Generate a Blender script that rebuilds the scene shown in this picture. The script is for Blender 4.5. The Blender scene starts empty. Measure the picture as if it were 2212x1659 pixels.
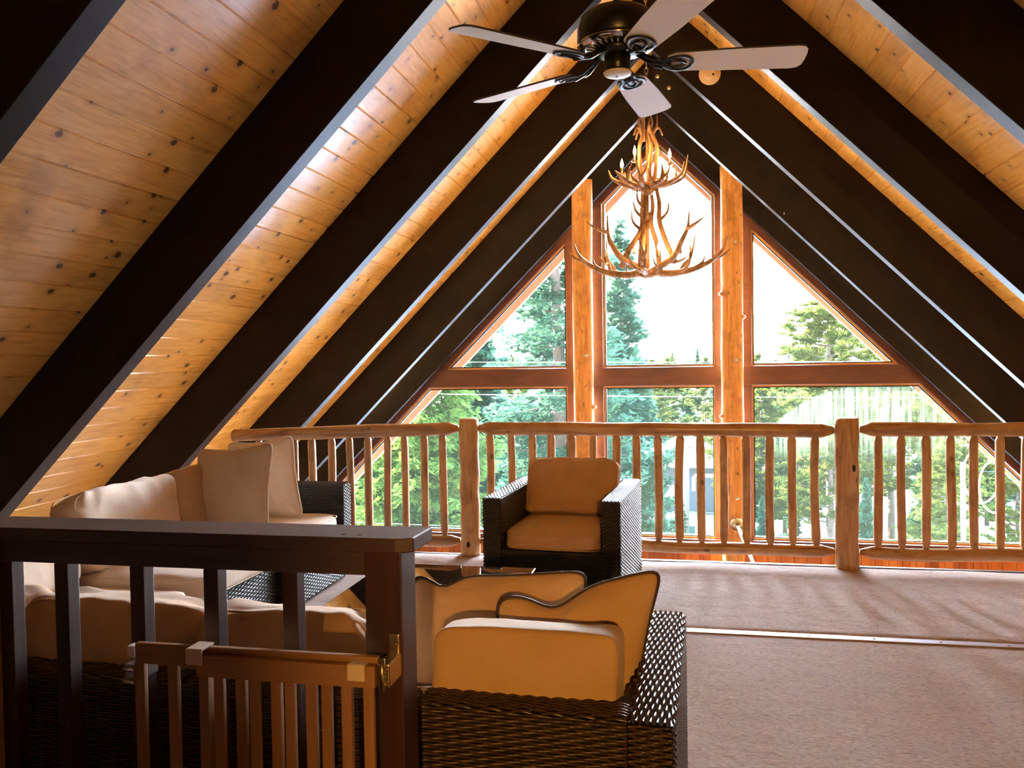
import bpy, bmesh, math, random
import numpy as np
from mathutils import Vector, Matrix, noise, Euler

random.seed(7); RNG = np.random.RandomState(11)
SC = bpy.context.scene
COL = SC.collection
PI = math.pi

# ------------------------------------------------------------------ camera
cam_d = bpy.data.cameras.new('camera'); cam = bpy.data.objects.new('camera', cam_d); COL.objects.link(cam)
cam_d.sensor_width = 36.0; cam_d.lens = 1805.9 / 2212 * 36.0; cam_d.clip_start = 0.02; cam_d.clip_end = 500
R_ = Vector((0.97939, 0.201374, -0.015619)); U_ = Vector((0.009392, 0.031841, 0.999449)); F_ = Vector((-0.201761, 0.978997, -0.029293))
cam.matrix_world = Matrix(((R_.x, U_.x, -F_.x, 0), (R_.y, U_.y, -F_.y, 0), (R_.z, U_.z, -F_.z, 1.4), (0, 0, 0, 1)))
SC.camera = cam

# ------------------------------------------------------------------ light and exposure
SC.view_settings.view_transform = 'Standard'; SC.view_settings.look = 'None'
SC.view_settings.gamma = 1.0; SC.view_settings.use_curve_mapping = False
SC.view_settings.exposure = 1.80
SKY_BASE, SKY_GLOW = 3.5, 90.0
W = bpy.data.worlds.new('sky'); SC.world = W; W.use_nodes = True
wn, wl = W.node_tree.nodes, W.node_tree.links
wn.clear()
def W_(t, **k):
    n = wn.new(t)
    for q, v in k.items(): setattr(n, q, v)
    return n
wo = W_('ShaderNodeOutputWorld'); wb = W_('ShaderNodeBackground'); wt = W_('ShaderNodeTexCoord'); ws = W_('ShaderNodeSeparateXYZ'); wr = W_('ShaderNodeValToRGB')
wl.new(wt.outputs['Generated'], ws.inputs[0]); wl.new(ws.outputs['Z'], wr.inputs[0])
wr.color_ramp.elements[0].position = 0.0; wr.color_ramp.elements[0].color = (0.96, 0.97, 1.0, 1)
wr.color_ramp.elements[1].position = 0.7; wr.color_ramp.elements[1].color = (0.36, 0.60, 1.0, 1)
# sky brightened straight ahead to light the interior, deeper and dimmer elsewhere
wd = W_('ShaderNodeVectorMath', operation='DOT_PRODUCT'); wl.new(wt.outputs['Generated'], wd.inputs[0]); wd.inputs[1].default_value = Vector((0.03, 0.95, 0.25)).normalized()
wm = W_('ShaderNodeMapRange', interpolation_type='SMOOTHSTEP'); wl.new(wd.outputs['Value'], wm.inputs[0])
for i, v in ((1, 0.50), (2, 0.97), (3, SKY_BASE), (4, SKY_GLOW)): wm.inputs[i].default_value = v
wl.new(wr.outputs[0], wb.inputs[0]); wl.new(wm.outputs[0], wb.inputs[1]); wl.new(wb.outputs[0], wo.inputs[0])
sun_d = bpy.data.lights.new('sun', 'SUN'); sun = bpy.data.objects.new('sun', sun_d); COL.objects.link(sun)
sun_d.energy = 45.0; sun_d.angle = 0.01; sun_d.color = (1.0, 0.86, 0.62)
sun.rotation_euler = Vector((-0.80, 0.42, 0.42)).to_track_quat('Z', 'Y').to_euler()

def portal(x0, x1, z0, z1, y=11.55):
    d = bpy.data.lights.new('window_portal', 'AREA'); o = bpy.data.objects.new('window_portal', d); COL.objects.link(o)
    d.shape = 'RECTANGLE'; d.size = x1 - x0; d.size_y = z1 - z0; d.cycles.is_portal = True
    o.location = ((x0 + x1) / 2, y, (z0 + z1) / 2); o.rotation_euler = (-PI / 2, 0, 0)
portal(-4.9, 4.3, -1.0, 4.3)
SC.cycles.max_bounces = 10; SC.cycles.diffuse_bounces = 6; SC.cycles.glossy_bounces = 4; SC.cycles.transparent_max_bounces = 24
SC.cycles.sample_clamp_indirect = 10.0; SC.cycles.caustics_reflective = False; SC.cycles.caustics_refractive = False

XR = -0.3116; HB = 4.3526; DV = 0.566; HD = HB + DV          # ridge x, rafter underside and deck heights at the ridge
ROOT2 = math.sqrt(2.0)

# ------------------------------------------------------------------ material helpers
class NT:
    def __init__(s, name):
        s.m = bpy.data.materials.new(name); s.m.use_nodes = True; s.n = s.m.node_tree.nodes; s.l = s.m.node_tree.links
        s.n.clear(); s.out = s.n.new('ShaderNodeOutputMaterial')
    def new(s, t, **kw):
        n = s.n.new(t)
        for k, v in kw.items(): setattr(n, k, v)
        return n
    def set(s, node, sock, v):
        i = node.inputs[sock]
        if hasattr(v, 'links') or isinstance(v, bpy.types.NodeSocket): s.l.new(v, i)
        else: i.default_value = v
    def math(s, op, a, b=0.0, c=None, clamp=False):
        n = s.new('ShaderNodeMath', operation=op); n.use_clamp = clamp
        s.set(n, 0, a); s.set(n, 1, b)
        if c is not None: s.set(n, 2, c)
        return n.outputs[0]
    def coord(s, scale=(1, 1, 1), rot=(0, 0, 0), loc=(0, 0, 0), kind='Object'):
        t = s.new('ShaderNodeTexCoord'); m = s.new('ShaderNodeMapping')
        s.l.new(t.outputs[kind], m.inputs[0]); m.inputs['Scale'].default_value = scale
        m.inputs['Rotation'].default_value = rot; m.inputs['Location'].default_value = loc
        return m.outputs[0]
    def noise(s, vec, scale=5, detail=4, rough=0.5, dist=0.0, out=0):
        n = s.new('ShaderNodeTexNoise'); s.l.new(vec, n.inputs['Vector']); n.inputs['Scale'].default_value = scale
        n.inputs['Detail'].default_value = detail; n.inputs['Roughness'].default_value = rough; n.inputs['Distortion'].default_value = dist
        return n.outputs[out]
    def ramp(s, f, stops, interp='LINEAR'):
        n = s.new('ShaderNodeValToRGB'); s.l.new(f, n.inputs[0]); e = n.color_ramp.elements; n.color_ramp.interpolation = interp
        while len(e) < len(stops): e.new(0.5)
        for i, (p, c) in enumerate(stops):
            e[i].position = p; e[i].color = (*c, 1) if len(c) == 3 else c
        return n.outputs[0]
    def mix(s, f, a, b, mode='MIX'):
        n = s.new('ShaderNodeMix', data_type='RGBA', blend_type=mode)
        for sock, v in ((0, f), (6, a), (7, b)):
            if isinstance(v, bpy.types.NodeSocket): s.l.new(v, n.inputs[sock])
            elif sock == 0: n.inputs[0].default_value = v
            else: n.inputs[sock].default_value = (*v, 1) if len(v) == 3 else v
        return n.outputs[2]
    def bump(s, h, strength=0.3, dist=0.01):
        n = s.new('ShaderNodeBump'); s.l.new(h, n.inputs['Height']); n.inputs['Strength'].default_value = strength; n.inputs['Distance'].default_value = dist
        return n.outputs[0]
    def bsdf(s, color, rough=0.5, metal=0.0, normal=None, coat=0.0, coat_rough=0.1, spec=0.5, sheen=0.0):
        b = s.new('ShaderNodeBsdfPrincipled')
        s.set(b, 'Base Color', color if isinstance(color, bpy.types.NodeSocket) else (*color, 1))
        s.set(b, 'Roughness', rough); s.set(b, 'Metallic', metal); s.set(b, 'Coat Weight', coat); s.set(b, 'Coat Roughness', coat_rough)
        s.set(b, 'Specular IOR Level', spec); s.set(b, 'Sheen Weight', sheen)
        if normal is not None: s.l.new(normal, b.inputs['Normal'])
        s.l.new(b.outputs[0], s.out.inputs[0]); return b

def M_plain(name, c, rough=0.5, metal=0.0, **k):
    t = NT(name); t.bsdf(c, rough, metal, **k); return t.m

def M_wood(name, dark, mid, light, stretch=(1.2, 1.2, 0.12), scale=14, rough=0.45, coat=0.0, knots=0.0, rot=(0, 0, 0), bump=0.25, coat_rough=0.15, spec=0.5, blotch=None):
    t = NT(name); v = t.coord(stretch, rot)
    n = t.noise(v, scale, 6, 0.6, 1.2); n2 = t.noise(v, scale * 4, 3, 0.6)
    f = t.math('ADD', t.math('MULTIPLY', n, 0.75), t.math('MULTIPLY', n2, 0.25))
    c = t.ramp(f, [(0.30, dark), (0.5, mid), (0.70, light)])
    big = t.noise(t.coord((1, 1, 1)), 2.3, 2, 0.5)
    c = t.mix(t.math('MULTIPLY', big, 0.35), c, tuple(0.55 * x for x in mid))
    if knots > 0:
        vo = t.new('ShaderNodeTexVoronoi', feature='F1'); t.l.new(t.coord((1, 1, 0.45), rot), vo.inputs['Vector']); vo.inputs['Scale'].default_value = knots
        k = t.ramp(vo.outputs['Distance'], [(0.05, (1, 1, 1)), (0.11, (0, 0, 0))])
        c = t.mix(t.math('MULTIPLY', k, 0.75), c, tuple(0.25 * x for x in dark))
    t.bsdf(c, rough, coat=coat, coat_rough=coat_rough, spec=spec, normal=t.bump(f, bump, 0.003)); return t.m

def M_deck():
    t = NT('knotty pine boards'); tc = t.new('ShaderNodeTexCoord'); sp = t.new('ShaderNodeSeparateXYZ'); t.l.new(tc.outputs['Object'], sp.inputs[0])
    dx = t.math('SUBTRACT', sp.outputs[0], XR); s = t.math('MULTIPLY', t.math('ABSOLUTE', dx), ROOT2)
    idx = t.math('FLOOR', t.math('DIVIDE', t.math('SUBTRACT', s, 0.072), 0.178))
    side = t.math('SIGN', dx); key = t.math('ADD', t.math('MULTIPLY', side, 57.0), idx)
    wn_ = t.new('ShaderNodeTexWhiteNoise', noise_dimensions='1D'); t.l.new(key, wn_.inputs['W']); rnd = wn_.outputs['Value']
    cb = t.new('ShaderNodeCombineXYZ'); t.l.new(t.math('MULTIPLY', s, 1.0), cb.inputs[0]); t.l.new(t.math('ADD', sp.outputs[1], t.math('MULTIPLY', rnd, 40.0)), cb.inputs[1]); t.l.new(t.math('MULTIPLY', key, 3.7), cb.inputs[2])
    mp = t.new('ShaderNodeMapping'); t.l.new(cb.outputs[0], mp.inputs[0]); mp.inputs['Scale'].default_value = (9, 0.8, 1)
    g = t.noise(mp.outputs[0], 3.0, 5, 0.6, 1.5)
    c = t.ramp(g, [(0.25, (0.68, 0.37, 0.085)), (0.5, (0.90, 0.55, 0.15)), (0.75, (0.95, 0.66, 0.22))])
    tint = t.ramp(rnd, [(0.0, (0.84, 0.78, 0.70)), (0.5, (1.0, 0.98, 0.94)), (1.0, (1.0, 0.92, 0.82))])
    c = t.mix(1.0, c, tint, 'MULTIPLY')
    # knots: small dark ovals, with a faint halo
    c2 = t.new('ShaderNodeCombineXYZ'); t.l.new(t.math('ADD', t.math('MULTIPLY', s, 3.8), t.math('MULTIPLY', key, 17.3)), c2.inputs[0]); t.l.new(t.math('MULTIPLY', sp.outputs[1], 3.3), c2.inputs[1])
    vo = t.new('ShaderNodeTexVoronoi', feature='F1', voronoi_dimensions='2D'); t.l.new(c2.outputs[0], vo.inputs['Vector']); vo.inputs['Scale'].default_value = 1.0
    vc = t.new('ShaderNodeSeparateColor'); t.l.new(vo.outputs['Color'], vc.inputs[0])
    size = t.math('MULTIPLY_ADD', t.math('POWER', vc.outputs[0], 2.0), 0.06, 0.012)
    wob = t.math('MULTIPLY', t.noise(t.coord((25, 25, 25)), 1.0, 2), 0.04)
    d = t.math('ADD', vo.outputs['Distance'], t.math('SUBTRACT', wob, 0.02))
    kn = t.math('SUBTRACT', 1.0, t.math('DIVIDE', t.math('SUBTRACT', d, size), 0.03), clamp=True)
    halo = t.math('SUBTRACT', 1.0, t.math('DIVIDE', t.math('SUBTRACT', d, size), 0.16), clamp=True)
    c = t.mix(t.math('MULTIPLY', halo, 0.35), c, (0.30, 0.12, 0.03)); c = t.mix(t.math('MULTIPLY', kn, 0.88), c, (0.045, 0.022, 0.014))
    # streaks and blotches
    bl = t.noise(t.coord((1.2, 1.0, 1.2)), 2.2, 3, 0.55)
    c = t.mix(t.ramp(bl, [(0.56, (0, 0, 0)), (0.74, (0.5, 0.5, 0.5))]), c, (0.34, 0.14, 0.035))
    t.bsdf(c, 0.42, coat=0.6, coat_rough=0.2, normal=t.bump(t.noise(t.coord((3, 3, 3)), 3.0, 3), 0.22, 0.02)); return t.m

def M_log(name, dark, mid, light, rough=0.4, coat=0.25, zaxis=True):
    st = (1, 1, 0.10) if zaxis else (0.10, 1, 1)
    t = NT(name); oi = t.new('ShaderNodeObjectInfo'); v0 = t.coord(st)
    va = t.new('ShaderNodeVectorMath', operation='ADD'); t.l.new(v0, va.inputs[0])
    cb = t.new('ShaderNodeCombineXYZ'); r = t.math('MULTIPLY', oi.outputs['Random'], 31.0)
    for i in range(3): t.l.new(r, cb.inputs[i])
    t.l.new(cb.outputs[0], va.inputs[1]); v = va.outputs[0]
    n = t.noise(v, 16, 5, 0.6, 1.6)
    c = t.ramp(n, [(0.3, dark), (0.5, mid), (0.68, light)])
    big = t.noise(t.coord((1, 1, 1)), 6.0, 3, 0.6)
    c = t.mix(t.ramp(big, [(0.5, (0, 0, 0)), (0.75, (0.6, 0.6, 0.6))]), c, tuple(0.5 * x for x in dark))
    vo = t.new('ShaderNodeTexVoronoi', feature='F1'); t.l.new(v if False else t.coord((1, 1, 0.6) if zaxis else (0.6, 1, 1)), vo.inputs['Vector']); vo.inputs['Scale'].default_value = 7.5
    k = t.ramp(vo.outputs['Distance'], [(0.07, (1, 1, 1)), (0.13, (0, 0, 0))])
    c = t.mix(t.math('MULTIPLY', k, 0.7), c, tuple(0.3 * x for x in dark))
    t.bsdf(c, rough, coat=coat, coat_rough=0.2, normal=t.bump(t.math('ADD', n, t.math('MULTIPLY', big, 1.5)), 0.35, 0.006)); return t.m

def M_fabric(name, c, c2, scale=1.0):
    t = NT(name); v = t.coord((1, 1, 1))
    weave = t.noise(v, 700 * scale, 2, 0.5); mott = t.noise(v, 7, 4, 0.6)
    col = t.mix(t.ramp(mott, [(0.35, (0, 0, 0)), (0.7, (1, 1, 1))]), c, c2)
    fold = t.noise(v, 9, 3, 0.5, 0.8)
    h = t.math('ADD', t.math('MULTIPLY', weave, 0.12), t.math('MULTIPLY', fold, 1.0))
    t.bsdf(col, 0.85, normal=t.bump(h, 0.35, 0.012), spec=0.2, sheen=0.15); return t.m

def M_carpet():
    t = NT('plush carpet'); v = t.coord((1, 1, 1))
    fine = t.noise(v, 330, 3, 0.7); mid = t.noise(t.coord((1, 2.2, 1)), 42, 5, 0.75, 0.6); big = t.noise(v, 1.6, 4, 0.6); foot = t.noise(t.coord((1, 1.5, 1)), 5.0, 3, 0.5)
    c = t.ramp(mid, [(0.32, (0.17, 0.10, 0.066)), (0.46, (0.45, 0.305, 0.215)), (0.58, (0.60, 0.43, 0.315))])
    c = t.mix(t.ramp(fine, [(0.35, (0.35, 0.35, 0.35)), (0.6, (0, 0, 0))]), c, (0.30, 0.18, 0.14))
    c = t.mix(t.ramp(big, [(0.4, (0, 0, 0)), (0.8, (0.45, 0.45, 0.45))]), c, (0.46, 0.30, 0.235))
    h = t.math('ADD', t.math('ADD', t.math('MULTIPLY', fine, 0.35), t.math('MULTIPLY', mid, 0.7)), t.math('MULTIPLY', foot, 2.0))
    t.bsdf(c, 0.95, normal=t.bump(h, 1.0, 0.014), spec=0.1, sheen=0.35); return t.m

def M_wicker(name, dark, light, rough=0.32):
    t = NT(name); v = t.coord((1, 1, 1)); n = t.noise(v, 60, 3, 0.6)
    c = t.ramp(n, [(0.35, dark), (0.65, light)])
    t.bsdf(c, rough, spec=0.4); return t.m

def M_pane(name, fog=None):
    t = NT(name); tr = t.new('ShaderNodeBsdfTransparent'); tr.inputs[0].default_value = (0.97, 0.985, 0.98, 1)
    gl = t.new('ShaderNodeBsdfGlossy'); gl.inputs['Roughness'].default_value = 0.02
    lw = t.new('ShaderNodeLayerWeight'); lw.inputs['Blend'].default_value = 0.12
    mx = t.new('ShaderNodeMixShader'); t.l.new(t.math('MULTIPLY', lw.outputs['Fresnel'], 0.6), mx.inputs[0]); t.l.new(tr.outputs[0], mx.inputs[1]); t.l.new(gl.outputs[0], mx.inputs[2])
    last = mx.outputs[0]
    # a faint veil mixed into every pane imitates the outdoor haze; the failed pane also carries an arched patch of condensation with drips
    tl = t.new('ShaderNodeBsdfTranslucent'); tl.inputs[0].default_value = (0.026, 0.033, 0.021, 1)
    m2 = t.new('ShaderNodeMixShader'); t.l.new(last, m2.inputs[1]); t.l.new(tl.outputs[0], m2.inputs[2])
    if fog:
        cx, cz, rx, rz = fog
        tc = t.new('ShaderNodeTexCoord'); sp = t.new('ShaderNodeSeparateXYZ'); t.l.new(tc.outputs['Object'], sp.inputs[0])
        ex = t.math('POWER', t.math('ABSOLUTE', t.math('DIVIDE', t.math('SUBTRACT', sp.outputs[0], cx), rx)), 2.0)
        ez = t.math('POWER', t.math('ABSOLUTE', t.math('DIVIDE', t.math('SUBTRACT', sp.outputs[2], cz), rz)), 2.0)
        r = t.math('ADD', ex, ez)
        top = t.math('MULTIPLY', t.math('SUBTRACT', 1.0, r), 14.0, clamp=True)
        top = t.math('MULTIPLY', top, t.ramp(t.math('MULTIPLY_ADD', sp.outputs[2], 1.0, 0.0), [(0.0, (0, 0, 0)), (0.55, (1, 1, 1))]))
        drip = t.noise(t.coord((1, 1, 0.03)), 26, 3, 0.7)
        dr = t.ramp(drip, [(0.42, (0.15, 0.15, 0.15)), (0.56, (1, 1, 1))])
        m = t.math('MULTIPLY', t.math('MULTIPLY', top, dr), 0.90); t.l.new(t.math('ADD', m, 0.09, clamp=True), m2.inputs[0])
    else: m2.inputs[0].default_value = 0.09
    t.l.new(m2.outputs[0], t.out.inputs[0]); return t.m

def M_leaf(name, a, b, transl=0.45):
    t = NT(name); n = t.noise(t.coord((1, 1, 1)), 1.3, 4, 0.7)
    c = t.ramp(n, [(0.35, a), (0.65, b)])
    d = t.new('ShaderNodeBsdfDiffuse'); tl = t.new('ShaderNodeBsdfTranslucent'); mx = t.new('ShaderNodeMixShader'); mx.inputs[0].default_value = transl
    t.l.new(c, d.inputs[0]); t.l.new(c, tl.inputs[0]); t.l.new(d.outputs[0], mx.inputs[1]); t.l.new(tl.outputs[0], mx.inputs[2]); t.l.new(mx.outputs[0], t.out.inputs[0]); return t.m

def M_emit(name, c, s):
    t = NT(name); e = t.new('ShaderNodeEmission'); e.inputs[0].default_value = (*c, 1); e.inputs[1].default_value = s; t.l.new(e.outputs[0], t.out.inputs[0]); return t.m

MAT = dict(
    deck=M_deck(),
    beam=M_wood('dark stained glulam', (0.008, 0.0042, 0.0038), (0.013, 0.0068, 0.0060), (0.022, 0.0110, 0.0090), stretch=(1, 1, 1), scale=3, rough=0.42, spec=0.12, coat=0.16, coat_rough=0.30, bump=0.12),
    darkwood=M_wood('dark red stained wood', (0.020, 0.007, 0.005), (0.044, 0.014, 0.009), (0.072, 0.024, 0.014), stretch=(1, 1, 0.10), scale=18, rough=0.42),
    darkwoodx=M_wood('dark red stained rail wood', (0.034, 0.018, 0.014), (0.060, 0.030, 0.022), (0.090, 0.046, 0.034), stretch=(0.08, 1, 1), scale=18, rough=0.45, coat=0.35, coat_rough=0.38),
    casing=M_wood('mahogany stained trim', (0.080, 0.028, 0.018), (0.125, 0.044, 0.027), (0.18, 0.066, 0.038), stretch=(0.12, 1, 0.5), scale=10, rough=0.4, coat=0.2),
    sash=M_wood('golden sash wood', (0.42, 0.20, 0.06), (0.58, 0.31, 0.11), (0.70, 0.42, 0.18), stretch=(0.2, 1, 0.2), scale=10, rough=0.4),
    post=M_log('honey pine post', (0.46, 0.19, 0.055), (0.66, 0.31, 0.10), (0.78, 0.42, 0.16)),
    log=M_log('peeled log', (0.34, 0.17, 0.070), (0.54, 0.32, 0.15), (0.64, 0.42, 0.22)),
    logx=M_log('peeled rail log', (0.28, 0.13, 0.052), (0.46, 0.25, 0.11), (0.56, 0.34, 0.165), zaxis=False),
    carpet=M_carpet(),
    wicker=M_wicker('brown wicker', (0.024, 0.013, 0.008), (0.070, 0.040, 0.022)),
    wickerb=M_wicker('black brown wicker', (0.014, 0.011, 0.010), (0.032, 0.025, 0.021), 0.42),
    under=M_plain('dark underlay', (0.010, 0.008, 0.007), 0.8),
    tan=M_fabric('tan canvas', (0.52, 0.34, 0.19), (0.58, 0.39, 0.225)),
    cream=M_fabric('cream canvas', (0.70, 0.56, 0.42), (0.76, 0.62, 0.48)),
    chairc=M_fabric('caramel canvas', (0.47, 0.285, 0.155), (0.53, 0.33, 0.185)),
    piping=M_plain('dark brown piping', (0.045, 0.022, 0.014), 0.7),
    black=M_plain('black enamel', (0.006, 0.007, 0.009), 0.30),
    chrome=M_plain('polished steel', (0.62, 0.62, 0.62), 0.14, 1.0),
    brass=M_plain('worn brass', (0.50, 0.40, 0.20), 0.28, 1.0),
    white=M_plain('white paint', (0.78, 0.79, 0.80), 0.35),
    blade=M_plain('pale grey fan blade', (0.93, 0.93, 0.93), 0.45),
    bladeedge=M_plain('dark blade edge', (0.05, 0.05, 0.055), 0.5),
    gate=M_wood('beech gate wood', (0.26, 0.135, 0.060), (0.36, 0.19, 0.088), (0.43, 0.245, 0.12), stretch=(1, 1, 0.08), scale=14, rough=0.45),
    gatex=M_wood('beech gate rail wood', (0.26, 0.135, 0.060), (0.36, 0.19, 0.088), (0.43, 0.245, 0.12), stretch=(0.08, 1, 1), scale=14, rough=0.45),
    plastic=M_plain('pale plastic clip', (0.72, 0.60, 0.48), 0.4),
    tableglass=M_plain('black table glass', (0.004, 0.004, 0.005), 0.025, spec=1.0, coat=1.0, coat_rough=0.0),
    antler=M_log('elk antler', (0.20, 0.095, 0.040), (0.40, 0.235, 0.12), (0.60, 0.42, 0.26), rough=0.5, coat=0.1),
    bulb=M_emit('glowing bulb', (1.0, 0.50, 0.16), 90.0),
    bulbglass=M_plain('bulb glass', (0.9, 0.85, 0.75), 0.1),
    pane=M_pane('window glass'), panefog=M_pane('fogged window glass', fog=(2.75, 0.1, 1.75, 0.98)),
    soffit=M_plain('sky lightened fascia paint', (0.24, 0.135, 0.12), 0.7),  # red brown paint made paler to carry sky light and haze
    metalroof=M_plain('roof sheathing', (0.16, 0.11, 0.08), 0.8),
    beige=M_plain('beige plastic', (0.72, 0.58, 0.44), 0.5),
    galv=M_plain('galvanised pipe', (0.60, 0.62, 0.64), 0.25, 0.9),
    bark=M_wood('bark', (0.05, 0.035, 0.028), (0.11, 0.075, 0.058), (0.17, 0.12, 0.09), stretch=(1, 1, 0.25), scale=6, rough=0.9, bump=0.6),
    fir=M_leaf('fir needles', (0.018, 0.046, 0.030), (0.038, 0.084, 0.048)),
    cedar=M_leaf('soft cedar sprays', (0.040, 0.078, 0.016), (0.075, 0.12, 0.028)),
    pine=M_leaf('pine needles', (0.040, 0.060, 0.014), (0.11, 0.12, 0.028)),
    wallgrey=M_plain('grey siding', (0.13, 0.15, 0.19), 0.8), wallbrown=M_plain('brown siding', (0.16, 0.10, 0.07), 0.8),
    snowroof=M_plain('snow cover', (0.74, 0.80, 0.88), 0.8), utility=M_plain('weathered pole', (0.22, 0.20, 0.18), 0.9),
    cable=M_plain('cable', (0.06, 0.06, 0.07), 0.6), whitecable=M_plain('white cable', (0.75, 0.75, 0.75), 0.5), bin=M_plain('green bin', (0.02, 0.14, 0.12), 0.5),
)
def M_planks():
    t = NT('cedar wall boards'); tc = t.new('ShaderNodeTexCoord'); sp = t.new('ShaderNodeSeparateXYZ'); t.l.new(tc.outputs['Object'], sp.inputs[0])
    idx = t.math('FLOOR', t.math('DIVIDE', sp.outputs[0], 0.165)); w = t.new('ShaderNodeTexWhiteNoise', noise_dimensions='1D'); t.l.new(idx, w.inputs['W'])
    g = t.noise(t.coord((1, 1, 0.08)), 12, 5, 0.6, 1.0)
    c = t.ramp(t.math('ADD', t.math('MULTIPLY', g, 0.5), t.math('MULTIPLY', w.outputs['Value'], 0.5)), [(0.2, (0.28, 0.075, 0.022)), (0.5, (0.50, 0.155, 0.040)), (0.8, (0.66, 0.27, 0.075))])
    t.bsdf(c, 0.45, coat=0.15); return t.m
MAT['planks'] = M_planks()
def M_snow():
    t = NT('patchy snow and needles'); n = t.noise(t.coord((1, 1, 1)), 0.16, 7, 0.66, 0.6)
    tc = t.new('ShaderNodeTexCoord'); sp = t.new('ShaderNodeSeparateXYZ'); t.l.new(tc.outputs['Object'], sp.inputs[0])
    bounce_snow = t.new('ShaderNodeMapRange', interpolation_type='SMOOTHSTEP'); t.l.new(sp.outputs[1], bounce_snow.inputs[0])          # added unseen snow by the house bounces light to the ceiling, patchy beyond
    for i, v in ((1, 27.0), (2, 34.0), (3, 0.26), (4, 0.0)): bounce_snow.inputs[i].default_value = v
    c = t.ramp(t.math('SUBTRACT', n, bounce_snow.outputs[0]), [(0.33, (0.74, 0.80, 0.88)), (0.38, (0.30, 0.32, 0.33)), (0.41, (0.030, 0.032, 0.018)), (0.7, (0.014, 0.022, 0.010))])
    t.bsdf(c, 0.9, normal=t.bump(n, 0.5, 0.4)); return t.m
MAT['snow'] = M_snow()

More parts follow.
